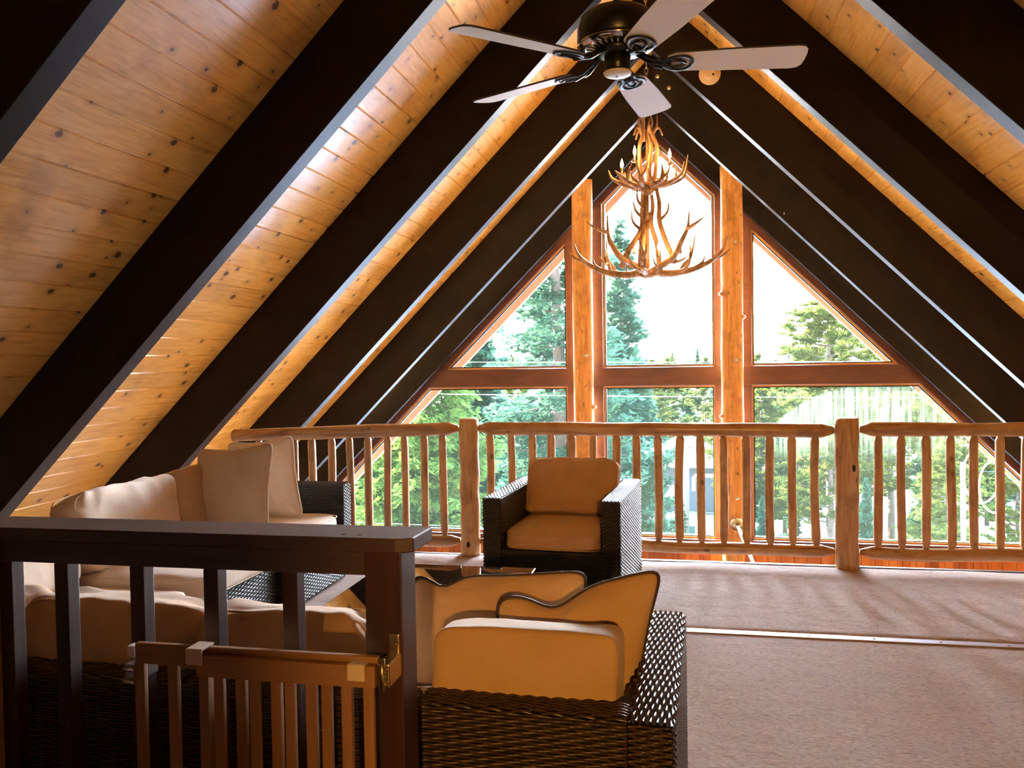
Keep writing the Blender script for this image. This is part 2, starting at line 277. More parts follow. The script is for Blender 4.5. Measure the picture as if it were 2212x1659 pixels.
# ------------------------------------------------------------------ mesh helpers
class MB:
    """collects verts / faces and links them as one mesh object"""
    def __init__(s): s.v = []; s.f = []; s.mi = []; s.cur = 0; s.smooth = []; s.sm = False
    def add(s, vs, fs):
        b = len(s.v); s.v += [tuple(v) for v in vs]
        for f in fs: s.f.append(tuple(b + i for i in f)); s.mi.append(s.cur); s.smooth.append(s.sm)
        return s
    def box(s, x0, x1, y0, y1, z0, z1, mat=None):
        vs = [Vector((x, y, z)) for z in (z0, z1) for y in (y0, y1) for x in (x0, x1)]
        if mat is not None: vs = [mat @ v for v in vs]
        return s.add(vs, [(0, 2, 3, 1), (4, 5, 7, 6), (0, 1, 5, 4), (2, 6, 7, 3), (0, 4, 6, 2), (1, 3, 7, 5)])
    def rbox(s, x0, x1, y0, y1, z0, z1, r=0.004, mat=None):
        bm = bmesh.new(); bmesh.ops.create_cube(bm, size=1.0)
        for v in bm.verts: v.co = Vector(((x0 + x1) / 2 + v.co.x * (x1 - x0), (y0 + y1) / 2 + v.co.y * (y1 - y0), (z0 + z1) / 2 + v.co.z * (z1 - z0)))
        bmesh.ops.bevel(bm, geom=bm.edges[:], offset=min(r, 0.45 * min(abs(x1 - x0), abs(y1 - y0), abs(z1 - z0))), segments=2, profile=0.6, affect='EDGES')
        if mat is not None:
            for v in bm.verts: v.co = mat @ v.co
        bm.verts.index_update(); s.add([v.co for v in bm.verts], [[v.index for v in f.verts] for f in bm.faces]); bm.free(); return s
    def prism(s, poly, axis, a, b):
        """poly: 2D points in the two other axes; axis 'x','y','z' extruded from a to b"""
        def P(u, v, w): return (w, u, v) if axis == 'x' else ((u, w, v) if axis == 'y' else (u, v, w))
        n = len(poly); vs = [P(u, v, a) for u, v in poly] + [P(u, v, b) for u, v in poly]
        return s.add(vs, [tuple(range(n))[::-1], tuple(range(n, 2 * n))] + [(i, (i + 1) % n, n + (i + 1) % n, n + i) for i in range(n)])
    def tube(s, pts, rad, seg=10, caps=True, wob=0.0, seed=0.0, flat=1.0):
        pts = [Vector(p) for p in pts]; n = len(pts); rad = [rad] * n if not hasattr(rad, '__len__') else rad
        t0 = (pts[1] - pts[0]).normalized(); up = Vector((0, 0, 1)) if abs(t0.z) < 0.9 else Vector((0, 1, 0)); u = t0.cross(up).normalized(); vs = []
        for i, p in enumerate(pts):
            t = (pts[min(i + 1, n - 1)] - pts[max(i - 1, 0)]).normalized(); u = (u - t * u.dot(t)).normalized(); w = t.cross(u)
            for k in range(seg):
                a = 2 * PI * k / seg; r = rad[i]
                if wob: r *= 1 + wob * noise.noise(Vector((math.cos(a) * 1.2 + seed, math.sin(a) * 1.2, p.length * 3.0 + seed)))
                vs.append(p + (u * math.cos(a) + w * math.sin(a) * flat) * r)
        fs = [(i * seg + k, i * seg + (k + 1) % seg, (i + 1) * seg + (k + 1) % seg, (i + 1) * seg + k) for i in range(n - 1) for k in range(seg)]
        if caps: fs += [tuple(range(seg))[::-1], tuple(range((n - 1) * seg, n * seg))]
        o = s.sm; s.sm = True; s.add(vs, fs); s.sm = o; return s
    def lathe(s, prof, c=(0, 0, 0), seg=24, mat=None):
        vs = []; n = len(prof)
        for r, z in prof:
            for k in range(seg):
                v = Vector((r * math.cos(2 * PI * k / seg), r * math.sin(2 * PI * k / seg), z))
                if mat is not None: v = mat @ v
                vs.append(v + Vector(c))
        fs = [(i * seg + k, i * seg + (k + 1) % seg, (i + 1) * seg + (k + 1) % seg, (i + 1) * seg + k) for i in range(n - 1) for k in range(seg)]
        if prof[0][0] > 1e-6: fs.append(tuple(range(seg))[::-1])
        if prof[-1][0] > 1e-6: fs.append(tuple(range((n - 1) * seg, n * seg)))
        o = s.sm; s.sm = True; s.add(vs, fs); s.sm = o; return s
    def build(s, name, mats, parent=None, autosmooth=None):
        me = bpy.data.meshes.new(name); me.from_pydata(s.v, [], s.f)
        mats = mats if isinstance(mats, (list, tuple)) else [mats]
        for m in mats: me.materials.append(m)
        me.polygons.foreach_set('material_index', s.mi); me.polygons.foreach_set('use_smooth', s.smooth); me.validate(); me.update()
        if autosmooth: me.set_sharp_from_angle(angle=autosmooth)
        o = bpy.data.objects.new(name, me); COL.objects.link(o)
        if parent is not None:
            o.parent = parent; o.matrix_parent_inverse = Matrix.Translation(-Vector(parent.location))
        return o

def np_mesh(name, V, F, mats, parent=None, smooth=True, mi=None):
    """F: one (n,k) array or a list of such arrays with different k"""
    V = np.asarray(V, dtype=np.float32); Fs = F if isinstance(F, list) and len(F) and isinstance(F[0], np.ndarray) else [np.asarray(F, dtype=np.int32)]
    lv = np.concatenate([f.astype(np.int32).ravel() for f in Fs]); lt = np.concatenate([np.full(len(f), f.shape[1], np.int32) for f in Fs]); ls = np.concatenate([[0], np.cumsum(lt)[:-1]]).astype(np.int32)
    me = bpy.data.meshes.new(name); me.vertices.add(len(V)); me.vertices.foreach_set('co', V.ravel())
    me.loops.add(len(lv)); me.loops.foreach_set('vertex_index', lv); me.polygons.add(len(lt))
    me.polygons.foreach_set('loop_start', ls); me.polygons.foreach_set('loop_total', lt)
    if smooth: me.polygons.foreach_set('use_smooth', np.ones(len(lt), dtype=bool))
    for m in (mats if isinstance(mats, (list, tuple)) else [mats]): me.materials.append(m)
    if mi is not None: me.polygons.foreach_set('material_index', mi)
    me.update(calc_edges=True); me.validate()
    o = bpy.data.objects.new(name, me); COL.objects.link(o)
    if parent is not None:
        o.parent = parent; o.matrix_parent_inverse = Matrix.Translation(-Vector(parent.location))
    return o

def tag(o, label=None, cat=None, group=None, kind=None):
    if label: o['label'] = label
    if cat: o['category'] = cat
    if group: o['group'] = group
    if kind: o['kind'] = kind
    return o
def empty(name, loc, label, cat, group=None, kind=None):
    o = bpy.data.objects.new(name, None); COL.objects.link(o); o.location = loc; o.empty_display_size = 0.1
    bpy.context.view_layer.update() if False else None
    return tag(o, label, cat, group, kind)
def struct(o, label=None): return tag(o, label, None, None, 'structure')

# NOTE geometry of every thing is modelled in world coordinates; a part is parented to its thing's Empty with the offset undone
def sub(o, part):
    o.parent = part; return o
def kids(o): return [c for c in bpy.data.objects if c.parent == o]

# ------------------------------------------------------------------ house shell
Y0, Y1, ZL = -4.8, 13.1, -2.80
def deck(sign):
    pts = []; s = 0.0; edge = 0.072; smax = (HD - ZL) * ROOT2
    prof = [(0.0, 0.0)]
    while edge < smax:
        prof += [(edge - 0.007, 0.0), (edge, 0.007), (edge + 0.007, 0.0)]; edge += 0.178
    prof.append((smax, 0.0))
    V = []
    for (s_, d) in prof:
        x = XR + sign * (s_ / ROOT2 + d / ROOT2); z = HD - s_ / ROOT2 + d / ROOT2
        V.append((x, z))
    mb = MB(); n = len(V)
    out = [(x + sign * 0.09, z + 0.09) for x, z in V]
    allv = [(x, Y0, z) for x, z in V] + [(x, Y1, z) for x, z in V]
    mb.add(allv, [(i, i + 1, n + i + 1, n + i) for i in range(n - 1)])
    a, b = V[0], V[-1]; q = [(XR, HD + 0.12)] + [(b[0] + sign * 0.12, b[1])]
    mb.cur = 1
    mb.add([(q[0][0], Y0, q[0][1]), (q[1][0], Y0, q[1][1]), (q[1][0], Y1, q[1][1]), (q[0][0], Y1, q[0][1])], [(0, 1, 2, 3)])
    mb.add([(a[0], Y1, a[1]), (b[0], Y1, b[1]), (q[1][0], Y1, q[1][1]), (q[0][0], Y1, q[0][1])], [(0, 1, 2, 3)])
    return mb
struct(deck(-1).build('ceiling', [MAT['deck'], MAT['metalroof']]), 'knotty pine boards of the left roof slope')
struct(deck(1).build('ceiling', [MAT['deck'], MAT['metalroof']]), 'knotty pine boards of the right roof slope')

RY = [2.581, 4.410, 6.249, 8.099, 9.902, 11.2285]; BT = 0.128
def rafter(y, sign, mat, label, t=BT, zl=ZL + 0.02, name='rafter'):
    L = HB - zl
    poly = [(XR, HB), (XR + sign * L, zl), (XR + sign * (L + DV), zl), (XR, HD - 0.001)]
    mb = MB(); mb.prism(poly, 'y', y, y + t); o = mb.build(name, mat)
    bv = o.modifiers.new('soft edges', 'BEVEL'); bv.width = 0.004; bv.segments = 2
    return tag(o, label, 'beam', 'dark rafters')
ordl = ['nearest the camera, in the picture corner', 'second from the camera, its foot behind the dark handrail', 'running down behind the sofa cushions', 'fourth from the camera, reaching the log railing', 'next to last before the gable window', 'against the gable window wall']
ordr = ['nearest the camera, almost out of view', 'cutting the upper right corner of the picture', 'beyond the broad strip of lit pine', 'fourth from the camera, carrying the round detector', 'next to last before the gable window', 'against the gable window wall']
for i, y in enumerate(RY):
    rafter(y, -1, MAT['beam'], 'dark rafter of the left slope, ' + ordl[i]); rafter(y, 1, MAT['beam'], 'dark rafter of the right slope, ' + ordr[i])
for y, nm in ((0.75, 'above the camera'), (-1.08, 'just behind the camera'), (-2.91, 'over the hall')):
    for sg, w in ((-1, 'left'), (1, 'right')): rafter(y, sg, MAT['beam'], 'dark rafter of the %s slope, %s' % (w, nm))
for sg, w in ((-1, 'left'), (1, 'right')):
    o = rafter(12.55, sg, MAT['soffit'], 'pale pink barge rafter outside the gable window on the %s' % w, t=0.09); o['group'] = 'barge rafters outside'

# loft floor, with the stair opening in front of the dark railing
FE = 5.80; SX0, SX1, SYA, SYB = -4.6, -0.46, -1.6, 1.45
mb = MB()
for (a, b, c, d) in ((-5.25, 4.62, SYB, 4.30), (-5.25, SX0, SYA, SYB), (SX1, 4.62, SYA, SYB), (-5.25, 4.62, -4.7, SYA)):
    mb.box(a, b, c, d, -0.24, 0.0)
struct(mb.build('floor', MAT['carpet']), 'mauve tan carpet of the loft on the near side of the metal strip')
nx, ny = 220, 40
xs = np.linspace(-5.2, 4.6, nx); ys = np.linspace(4.355, FE, ny); X, Y = np.meshgrid(xs, ys)
Z = np.zeros_like(X)
for j in range(ny):
    for i in range(nx):
        Z[j, i] = 0.004 + 0.005 * noise.noise(Vector((X[j, i] * 2.2, Y[j, i] * 2.2, 0))) + (-0.016 if j == 0 else 0) + (-0.012 if j == ny - 1 else 0)
V = np.stack([X, Y, Z], -1).reshape(-1, 3); idx = np.arange(nx * ny).reshape(ny, nx)
F = np.stack([idx[:-1, :-1], idx[:-1, 1:], idx[1:, 1:], idx[1:, :-1]], -1).reshape(-1, 4)
struct(np_mesh('floor', V, F, MAT['carpet']), 'far carpet strip in front of the log railing')
mb = MB(); mb.box(-5.25, 4.62, 4.30, FE - 0.004, -0.24, -0.022); struct(mb.build('floor', MAT['darkwoodx']), 'loft floor deck under the far carpet')
t_ = MB(); t_.rbox(-3.9, 4.5, 4.296, 4.352, -0.002, 0.006, 0.002)
for k in range(20): t_.lathe([(0.0, 0.009), (0.006, 0.0085), (0.009, 0.006)], c=(-1.8 + k * 0.3, 4.324, 0), seg=8)
struct(t_.build('trim_1', M_plain('brushed threshold strip', (0.34, 0.31, 0.33), 0.45, 0.7)), 'metal threshold strip between the two carpets')
struct(MB().box(-5.0, 4.5, FE, FE + 0.03, -0.30, 0.002).build('trim_2', MAT['darkwoodx']), 'edge board of the loft')
mb = MB()
mb.box(SX0 - 0.05, SX0, SYA, SYB, ZL, -0.24); mb.box(SX1, SX1 + 0.05, SYA, SYB, ZL, -0.24); mb.box(SX0, SX1, SYB, SYB + 0.05, ZL, -0.24); mb.box(SX0, SX1, SYA - 0.05, SYA, ZL, -0.24)
struct(mb.build('wall_bounce_block', MAT['darkwood']), 'unseen dark walls added around the stair opening against bounced light')  # added below the opening to keep bounced light off the sofa back
struct(MB().box(-8.2, 7.6, -4.7, 11.5, ZL - 0.1, ZL).build('floor', M_wood('living room boards', (0.25, 0.13, 0.06), (0.40, 0.22, 0.10), (0.5, 0.3, 0.15), stretch=(1, 0.08, 1), scale=10, rough=0.4)), 'living room floor far below the loft')

# wall behind the camera with a doorway to the hall, hall end wall
def tri_wall(y0, y1, hole=None):
    m = MB(); zt = HD + 0.03
    if hole:
        hx0, hx1, hz = hole
        L = lambda x: zt - abs(x - XR)
        m.prism([(XR - (zt - ZL), ZL), (hx0, ZL), (hx0, L(hx0)), (XR, zt)] if hx0 > XR else [(XR - (zt - ZL), ZL), (hx0, ZL), (hx0, L(hx0))], 'y', y0, y1)
        m.prism([(hx0, hz), (hx1, hz), (hx1, L(hx1)), (hx0, L(hx0))], 'y', y0, y1)
        m.prism([(hx1, ZL), (XR + (zt - ZL), ZL), (hx1, L(hx1))], 'y', y0, y1)
        m.box(hx0, hx1, y0, y1, ZL, -0.24)
    else: m.prism([(XR - (zt - ZL), ZL), (XR + (zt - ZL), ZL), (XR, zt)], 'y', y0, y1)
    return m
struct(tri_wall(-2.1, -1.98, (0.313, 1.15, 2.05)).build('wall_back', MAT['darkwoodx']), 'wall behind the camera')
struct(tri_wall(-4.75, -4.65).build('wall_hall', MAT['darkwoodx']), 'end wall of the hall behind the camera')

# ------------------------------------------------------------------ gable window wall  (plane y = 11.4)
GY = 11.40; H1 = 4.41; HG = 4.245; ZS = -0.985
PL = (-1.446, -1.177); PR = (0.472, 0.749)
xw = lambda H, z: H - z                                              # half width at height z
mb = MB()
# wall skirts outside the glass: between rafter line and roof deck
for sg in (-1, 1):
    mb.prism([(XR, H1 - 0.05), (XR + sg * (H1 - 0.05 - ZL), ZL), (XR + sg * (HD + 0.02 - ZL), ZL), (XR, HD + 0.02)], 'y', GY - 0.03, GY + 0.16)
struct(mb.build('wall_gable', MAT['casing']), 'gable wall strips between the window and the roof boards')
# boards under the windows: tongue and groove with real joints
mb = MB(); x = XR - (H1 + 2.8); k = 0
zt = -1.10
while x < XR + 7.2:
    h = min(zt, H1 - abs(x + 0.08 - XR) + 0.6)
    mb.rbox(x + 0.002, x + 0.163, GY - 0.03, GY + 0.02, ZL, h, 0.006); x += 0.165
mb.box(XR - 7.2, XR + 7.2, GY + 0.0, GY + 0.14, ZL, zt)
struct(mb.build('wall_gable', MAT['planks']), 'orange vertical cedar boards below the windows')
# casings
def slope_bar(sg, Ho, Hi, y0, y1, ztop, zbot, mat, name='trim', x_in=None):
    """bar following the roof slope between heights ztop and zbot"""
    m = MB(); m.prism([(XR + sg * (Ho - ztop), ztop), (XR + sg * (Ho - zbot), zbot), (XR + sg * (Hi - zbot), zbot), (XR + sg * (Hi - ztop), ztop)], 'y', y0, y1); return m
mb = MB()
for sg in (-1, 1):
    a, b = (Ho := H1 + 0.01), (Hi := HG)
    mb.prism([(XR, a), (XR + sg * (a - ZS), ZS), (XR + sg * (b - ZS), ZS), (XR, b)], 'y', GY - 0.045, GY + 0.13)
struct(mb.build('trim_3', MAT['casing']), 'sloping red brown casings under the last rafters')
mb = MB(); mb.rbox(XR - 5.2, XR + 5.2, GY - 0.05, GY + 0.13, 1.018, 1.268, 0.005); struct(mb.build('trim_4', MAT['casing']), 'broad horizontal red brown mullion across the gable window')
mb = MB()
for x0, x1 in ((-1.562, -1.47), (-1.215, -1.072), (0.408, 0.49), (0.76, 0.868)):
    mb.rbox(x0, x1, GY - 0.048, GY + 0.13, -1.1, HG - abs((x0 + x1) / 2 - XR) + 0.06, 0.004)
struct(mb.build('trim_5', MAT['casing']), 'upright casings beside the two window posts')
mb = MB(); mb.rbox(-5.8, 5.2, GY - 0.075, GY + 0.13, -1.105, -1.03, 0.006); struct(mb.build('trim_6', MAT['casing']), 'window sill')
# window posts (split logs) with bolt heads
def window_post(x0, x1, label, seed):
    c = (x0 + x1) / 2; r = (x1 - x0) / 2; zb = ZL; ztop = HD - abs(c - XR) - r - 0.02; PY = 11.135
    e = empty('window_post', (c, PY, zb), label, 'post', 'window posts'); m = MB(); N = 60; pts = []; rad = []
    for i in range(N + 1):
        z = zb + (ztop - zb) * i / N; pts.append((c + 0.010 * noise.noise(Vector((seed, z * 0.6, 0))), PY, z)); rad.append(r * (1 + 0.05 * noise.noise(Vector((z * 1.3, seed, 3)))))
    m.tube(pts, rad, 28, wob=0.05, seed=seed, flat=0.60); lg = m.build('log', MAT['post'], e)
    for z in ((2.72, 1.44, -0.29) if seed < 5 else (2.86, 1.35, -0.43)):
        MB().lathe([(0.0, 0.0), (0.02, 0.0), (0.024, 0.004), (0.024, 0.012)], c=(c + 0.04, PY - r * 0.60 - 0.006, z), seg=12, mat=Matrix.Rotation(-PI / 2, 3, 'X')).build('bolt_head', MAT['galv'], e)
    for z, sx in ((0.62, -1), (2.2, -1), (1.9, 1)) if seed > 5 else ((0.75, 1),):
        sub(MB().lathe([(0.0, -0.035), (0.03, -0.02), (0.042, 0.0), (0.03, 0.02), (0.0, 0.03)], c=(c + sx * r * 0.95, PY - 0.02, z), seg=12).build('knot', MAT['post']), lg)
    return e
window_post(*PL, 'thick honey pine log post left of the central gable pane', 1.3)
window_post(*PR, 'thick honey pine log post right of the central gable pane', 7.7)
# tie rod from the right post
e = empty('tie_rod', (0.648, 11.05, -0.76), 'slanting galvanised rod bolted to the right window post', 'rod')
MB().lathe([(0.0, -0.01), (0.075, -0.01), (0.08, 0.0), (0.08, 0.018), (0.0, 0.022)], c=(0.648, 11.045, -0.76), seg=24, mat=Matrix.Rotation(PI / 2, 3, 'X')).build('flange', MAT['galv'], e)
MB().tube([(0.648, 11.04, -0.76), (0.735, 10.7, -0.97), (1.12, 9.15, -1.87)], 0.022, 12).build('rod', MAT['galv'], e)

# five panes with golden glazing beads
def poly_window(n, poly, glass, label):
    """poly in (x,z), counter-clockwise; inner bead and pane"""
    e = empty('window_%d' % n, (sum(p[0] for p in poly) / len(poly), GY, min(p[1] for p in poly)), label, None, None, 'structure')
    P = [Vector(p) for p in poly]; N = len(P)
    def inset(d):
        out = []
        for i in range(N):
            a, b, c = P[i - 1], P[i], P[(i + 1) % N]; d1 = (b - a).normalized(); d2 = (c - b).normalized()
            n1 = Vector((-d1.y, d1.x)); n2 = Vector((-d2.y, d2.x)); bis = (n1 + n2).normalized(); out.append(b + bis * (d / max(0.25, bis.dot(n1))))
        return out
    def ring(m, a, b, y0, y1):
        A, B = inset(a), inset(b)
        for i in range(N):
            j = (i + 1) % N; q = [A[i], A[j], B[j], B[i]]
            m.add([(v.x, y0, v.y) for v in q] + [(v.x, y1, v.y) for v in q], [(0, 1, 2, 3), (7, 6, 5, 4), (0, 4, 5, 1), (1, 5, 6, 2), (2, 6, 7, 3), (3, 7, 4, 0)])
    m = MB(); ring(m, -0.004, 0.020, GY - 0.012, GY + 0.05); m.build('sash', MAT['sash'], e)
    m = MB(); ring(m, 0.020, 0.034, GY + 0.006, GY + 0.06); m.build('glazing_gasket', MAT['black'], e)
    G = inset(0.03); m = MB(); m.add([(v.x, GY + 0.03, v.y) for v in G], [tuple(range(N))]); m.build('pane', glass, e)
    return e
zs = ZS
hl = lambda x: HG - abs(x - XR)
poly_window(1, [(XR - (HG - 1.268), 1.268), (-1.558, 1.268), (-1.558, hl(-1.558))], MAT['pane'], 'upper left triangular pane')
poly_window(2, [(-1.068, 1.268), (0.405, 1.268), (0.405, hl(0.405)), (XR, HG), (-1.068, hl(-1.068))], MAT['pane'], 'upper central five-sided pane')
poly_window(3, [(0.87, 1.268), (XR + HG - 1.268, 1.268), (0.87, hl(0.87))], MAT['pane'], 'upper right triangular pane')
poly_window(4, [(XR - (HG - zs), zs - 0.04), (-1.562, zs - 0.04), (-1.562, 1.015), (XR - (HG - 1.015), 1.015)], MAT['pane'], 'lower left pane')
poly_window(5, [(-1.070, zs - 0.04), (0.405, zs - 0.04), (0.405, 1.015), (-1.070, 1.015)], MAT['pane'], 'lower central pane')
poly_window(6, [(0.87, zs - 0.04), (XR + HG - zs, zs - 0.04), (XR + HG - 1.015, 1.015), (0.87, 1.015)], MAT['panefog'], 'lower right pane clouded by an arch of condensation')

# ------------------------------------------------------------------ log railing
def log_pts(p0, p1, r, taper=0.07, n=26, seed=0.0, bow=0.006, ends=(True, True), rt=0.45):
    p0, p1 = Vector(p0), Vector(p1); L = (p1 - p0).length; d = (p1 - p0).normalized(); up = Vector((0, 0, 1)) if abs(d.z) < 0.9 else Vector((1, 0, 0)); s = d.cross(up).normalized(); w = d.cross(s)
    ts = sorted(set([0, taper / L, 1 - taper / L, 1] + [i / n for i in range(n + 1) if taper / L < i / n < 1 - taper / L])); pts = []; rad = []
    for t in ts:
        k = L * t * 1.6; o = s * bow * noise.noise(Vector((k, seed, 0))) + w * bow * 1.6 * noise.noise(Vector((k, seed, 9)))
        if t in (0, 1): o = Vector((0, 0, 0))
        pts.append(p0 + d * L * t + o); rr = r * (1 + 0.10 * noise.noise(Vector((k * 1.4, seed + 4, 0))))
        if (t == 0 and ends[0]) or (t == 1 and ends[1]): rr = r * rt
        rad.append(rr)
    return pts, rad
RLY = 5.775
def railing(x0, x1, bal, z_top, label, seed, ends=(True, True)):
    e = empty('log_railing', ((x0 + x1) / 2, RLY, 0.0), label, 'railing', 'log railing sections')
    a, b = log_pts((x0, RLY, z_top[0]), (x1, RLY, z_top[1]), 0.047, 0.075, 30, seed, 0.010, ends); MB().tube(a, b, 16, wob=0.10, seed=seed).build('top_rail', MAT['logx'], e)
    zb = 0.106
    a, b = log_pts((x0, RLY, zb), (x1, RLY, zb), 0.042, 0.075, 30, seed + 5, 0.012, ends); MB().tube(a, b, 16, wob=0.10, seed=seed + 3).build('bottom_rail', MAT['logx'], e)
    for i, x in enumerate(bal):
        zt = z_top[0] + (z_top[1] - z_top[0]) * (x - x0) / (x1 - x0)
        a, b = log_pts((x, RLY, zb + 0.022), (x + random.uniform(-0.006, 0.006), RLY, zt - 0.02), 0.0280, 0.050, 14, seed + i * 3.1, 0.010, rt=0.5)
        MB().tube(a, b, 12, wob=0.12, seed=seed + i).build('baluster', MAT['log'], e)
    return e
railing(-3.35, -1.585, [-3.145, -3.0, -2.855, -2.712, -2.563, -2.417, -2.269, -2.126, -1.987, -1.847, -1.702], (0.855, 0.913), 'log railing section on the left, behind the sofa arm', 2.0, (False, True))
railing(-1.437, 0.957, [-1.35, -1.2, -1.055, -0.913, -0.769, -0.618, -0.475, -0.332, -0.183, -0.041, 0.107, 0.251, 0.403, 0.554, 0.697, 0.846], (0.916, 0.904), 'long middle log railing section behind the wicker armchair', 11.0)
railing(1.115, 3.35, [1.226, 1.37, 1.514, 1.663, 1.806, 1.956, 2.10, 2.245, 2.39, 2.535, 2.68, 2.825, 2.97, 3.115], (0.910, 0.905), 'log railing section right of the thick right post', 21.0, (True, False))
def log_post(x, r, label, seed, knot):
    e = empty('log_post', (x, RLY, 0), label, 'post', 'railing posts'); N = 24
    pts = [(x + 0.008 * noise.noise(Vector((i * .3, seed, 0))), RLY, -0.01 + i * 0.985 / N) for i in range(N + 1)]; rad = [r * (1 + 0.05 * noise.noise(Vector((i * .35, seed, 5)))) for i in range(N + 1)]
    pts += [(x, RLY, 0.982), (x, RLY, 0.985)]; rad += [r * 0.93, r * 0.80]
    MB().tube(pts, rad, 24, wob=0.05, seed=seed).build('log', MAT['log'], e)
    MB().lathe([(0.0, 0.004), (0.008, 0.004), (0.017, 0.0)], seg=14, mat=Matrix.Diagonal((1, 1, 1)) @ Matrix.Rotation(PI / 2, 3, 'X') @ Matrix.Diagonal((0.7, 1.4, 1)), c=(x + knot[0], RLY - r * 0.99, knot[1])).build('knot', MAT['black'], e)
log_post(1.036, 0.076, 'stout log post of the railing on the right side', 3.0, (0.03, 0.665))
log_post(-1.511, 0.070, 'stout log post of the railing on the left side', 8.0, (0.0, 0.09))

# ------------------------------------------------------------------ woven sheets
def weave(profile, origin, A, B, L, length, pitch=0.0078, rib=0.036, h=0.0030, amp=0.0022, per=5, flip=1.0):
    """sheet of interlaced strands: 2D profile in (A,B), strands run along L; returns verts, quads"""
    P = np.array(profile, float); seg = np.hypot(*np.diff(P, axis=0).T); cum = np.concatenate([[0], np.cumsum(seg)]); tot = cum[-1]
    ns = max(1, int(round(tot / pitch))); pitch = tot / ns; nt = max(2, int(length / rib * per)) + 1
    u = np.array([0.04, 0.30, 0.70, 0.96]); prof = np.array([0.0, 1.0, 1.0, 0.0]) * h
    S = (np.arange(ns)[:, None] + u[None]) * pitch
    pa = np.interp(S, cum, P[:, 0]); pb = np.interp(S, cum, P[:, 1]); e = 0.004
    ta = np.interp(np.minimum(S + e, tot), cum, P[:, 0]) - np.interp(np.maximum(S - e, 0), cum, P[:, 0]); tb = np.interp(np.minimum(S + e, tot), cum, P[:, 1]) - np.interp(np.maximum(S - e, 0), cum, P[:, 1])
    ln = np.hypot(ta, tb); na, nb = -tb / ln * flip, ta / ln * flip
    T = np.linspace(0, length, nt); par = (np.arange(ns) % 2) * PI
    jit = RNG.rand(ns) * 0.5
    H = prof[None, :, None] + amp * np.cos(PI * T[None, None, :] / rib + par[:, None, None] + jit[:, None, None] * 0.3) + RNG.randn(ns)[:, None, None] * 0.0002
    a = pa[:, :, None] + na[:, :, None] * H; b = pb[:, :, None] + nb[:, :, None] * H
    O, A, B, L = (np.array(q, float) for q in (origin, A, B, L))
    V = O + a[..., None] * A + b[..., None] * B + T[None, None, :, None] * L
    idx = np.arange(ns * 4 * nt).reshape(ns, 4, nt)
    F = np.stack([idx[:, :-1, :-1], idx[:, 1:, :-1], idx[:, 1:, 1:], idx[:, :-1, 1:]], -1).reshape(-1, 4)
    if flip < 0: F = F[:, ::-1]
    return V.reshape(-1, 3), F
def arc(pts, r=0.02, n=4):
    """round the inner corners of a polyline"""
    out = [pts[0]]
    for i in range(1, len(pts) - 1):
        a, b, c = (Vector(p) for p in pts[i - 1:i + 2]); d1 = (a - b).normalized(); d2 = (c - b).normalized(); rr = min(r, (a - b).length * .45, (c - b).length * .45)
        p, q = b + d1 * rr, b + d2 * rr
        for k in range(n + 1):
            t = k / n; out.append(tuple((p * (1 - t) + b * t).lerp(b * (1 - t) + q * t, t)))
    out.append(pts[-1]); return out
class Weaver:
    def __init__(s, M=None): s.V = []; s.F = []; s.n = 0; s.M = M; s.core = MB()
    def sheet(s, *a, **k):
        V, F = weave(*a, **k); s.V.append(V); s.F.append(F + s.n); s.n += len(V); return s
    def box(s, x0, x1, y0, y1, z0, z1, pitch=0.0078, rib=0.036, axis='y', faces='all', r=0.018, per=5, d=0.007, amp=0.0022):
        """woven box: strands wrap as a tube round the given horizontal axis plus flat woven ends; dark core behind"""
        if axis == 'y':
            prof = arc([(x0, z0), (x0, z1), (x1, z1), (x1, z0)], r); s.sheet(prof, (0, y0, 0), (1, 0, 0), (0, 0, 1), (0, 1, 0), y1 - y0, pitch, rib, per=per, amp=amp)
            for yy, fl in ((y0, -1.0), (y1, 1.0)):
                s.sheet([(yy, z0), (yy, z1 - 0.004)], (x0 + 0.003, 0, 0), (0, 1, 0), (0, 0, 1), (1, 0, 0), x1 - x0 - 0.006, pitch, rib * 0.8, per=per, amp=amp, flip=-fl)
        else:
            prof = arc([(y0, z0), (y0, z1), (y1, z1), (y1, z0)], r); s.sheet(prof, (x0, 0, 0), (0, 1, 0), (0, 0, 1), (1, 0, 0), x1 - x0, pitch, rib, per=per, amp=amp)
            for xx, fl in ((x0, -1.0), (x1, 1.0)):
                s.sheet([(xx, z0), (xx, z1 - 0.004)], (0, y0 + 0.003, 0), (1, 0, 0), (0, 0, 1), (0, 1, 0), y1 - y0 - 0.006, pitch, rib * 0.8, per=per, amp=amp, flip=-fl)
        s.core.rbox(x0 + d, x1 - d, y0 + d, y1 - d, z0 + 0.002, z1 - d, r); return s
    def build(s, name, mats, parent):
        """mats: (wicker, under)"""
        V = np.concatenate(s.V); F = np.concatenate(s.F); cv = np.array(s.core.v) if s.core.v else np.zeros((0, 3)); by = {}
        for f in s.core.f: by.setdefault(len(f), []).append(f)
        Fa = [F] + [np.array(v, dtype=np.int64) + len(V) for v in by.values()]; allV = np.concatenate([V, cv])
        mi = np.concatenate([np.zeros(len(F), np.int32), np.ones(len(s.core.f), np.int32)])
        if s.M is not None:
            M = np.array(s.M); allV = allV @ M[:3, :3].T + M[:3, 3]
        return np_mesh(name, allV, Fa, list(mats), parent, True, mi)

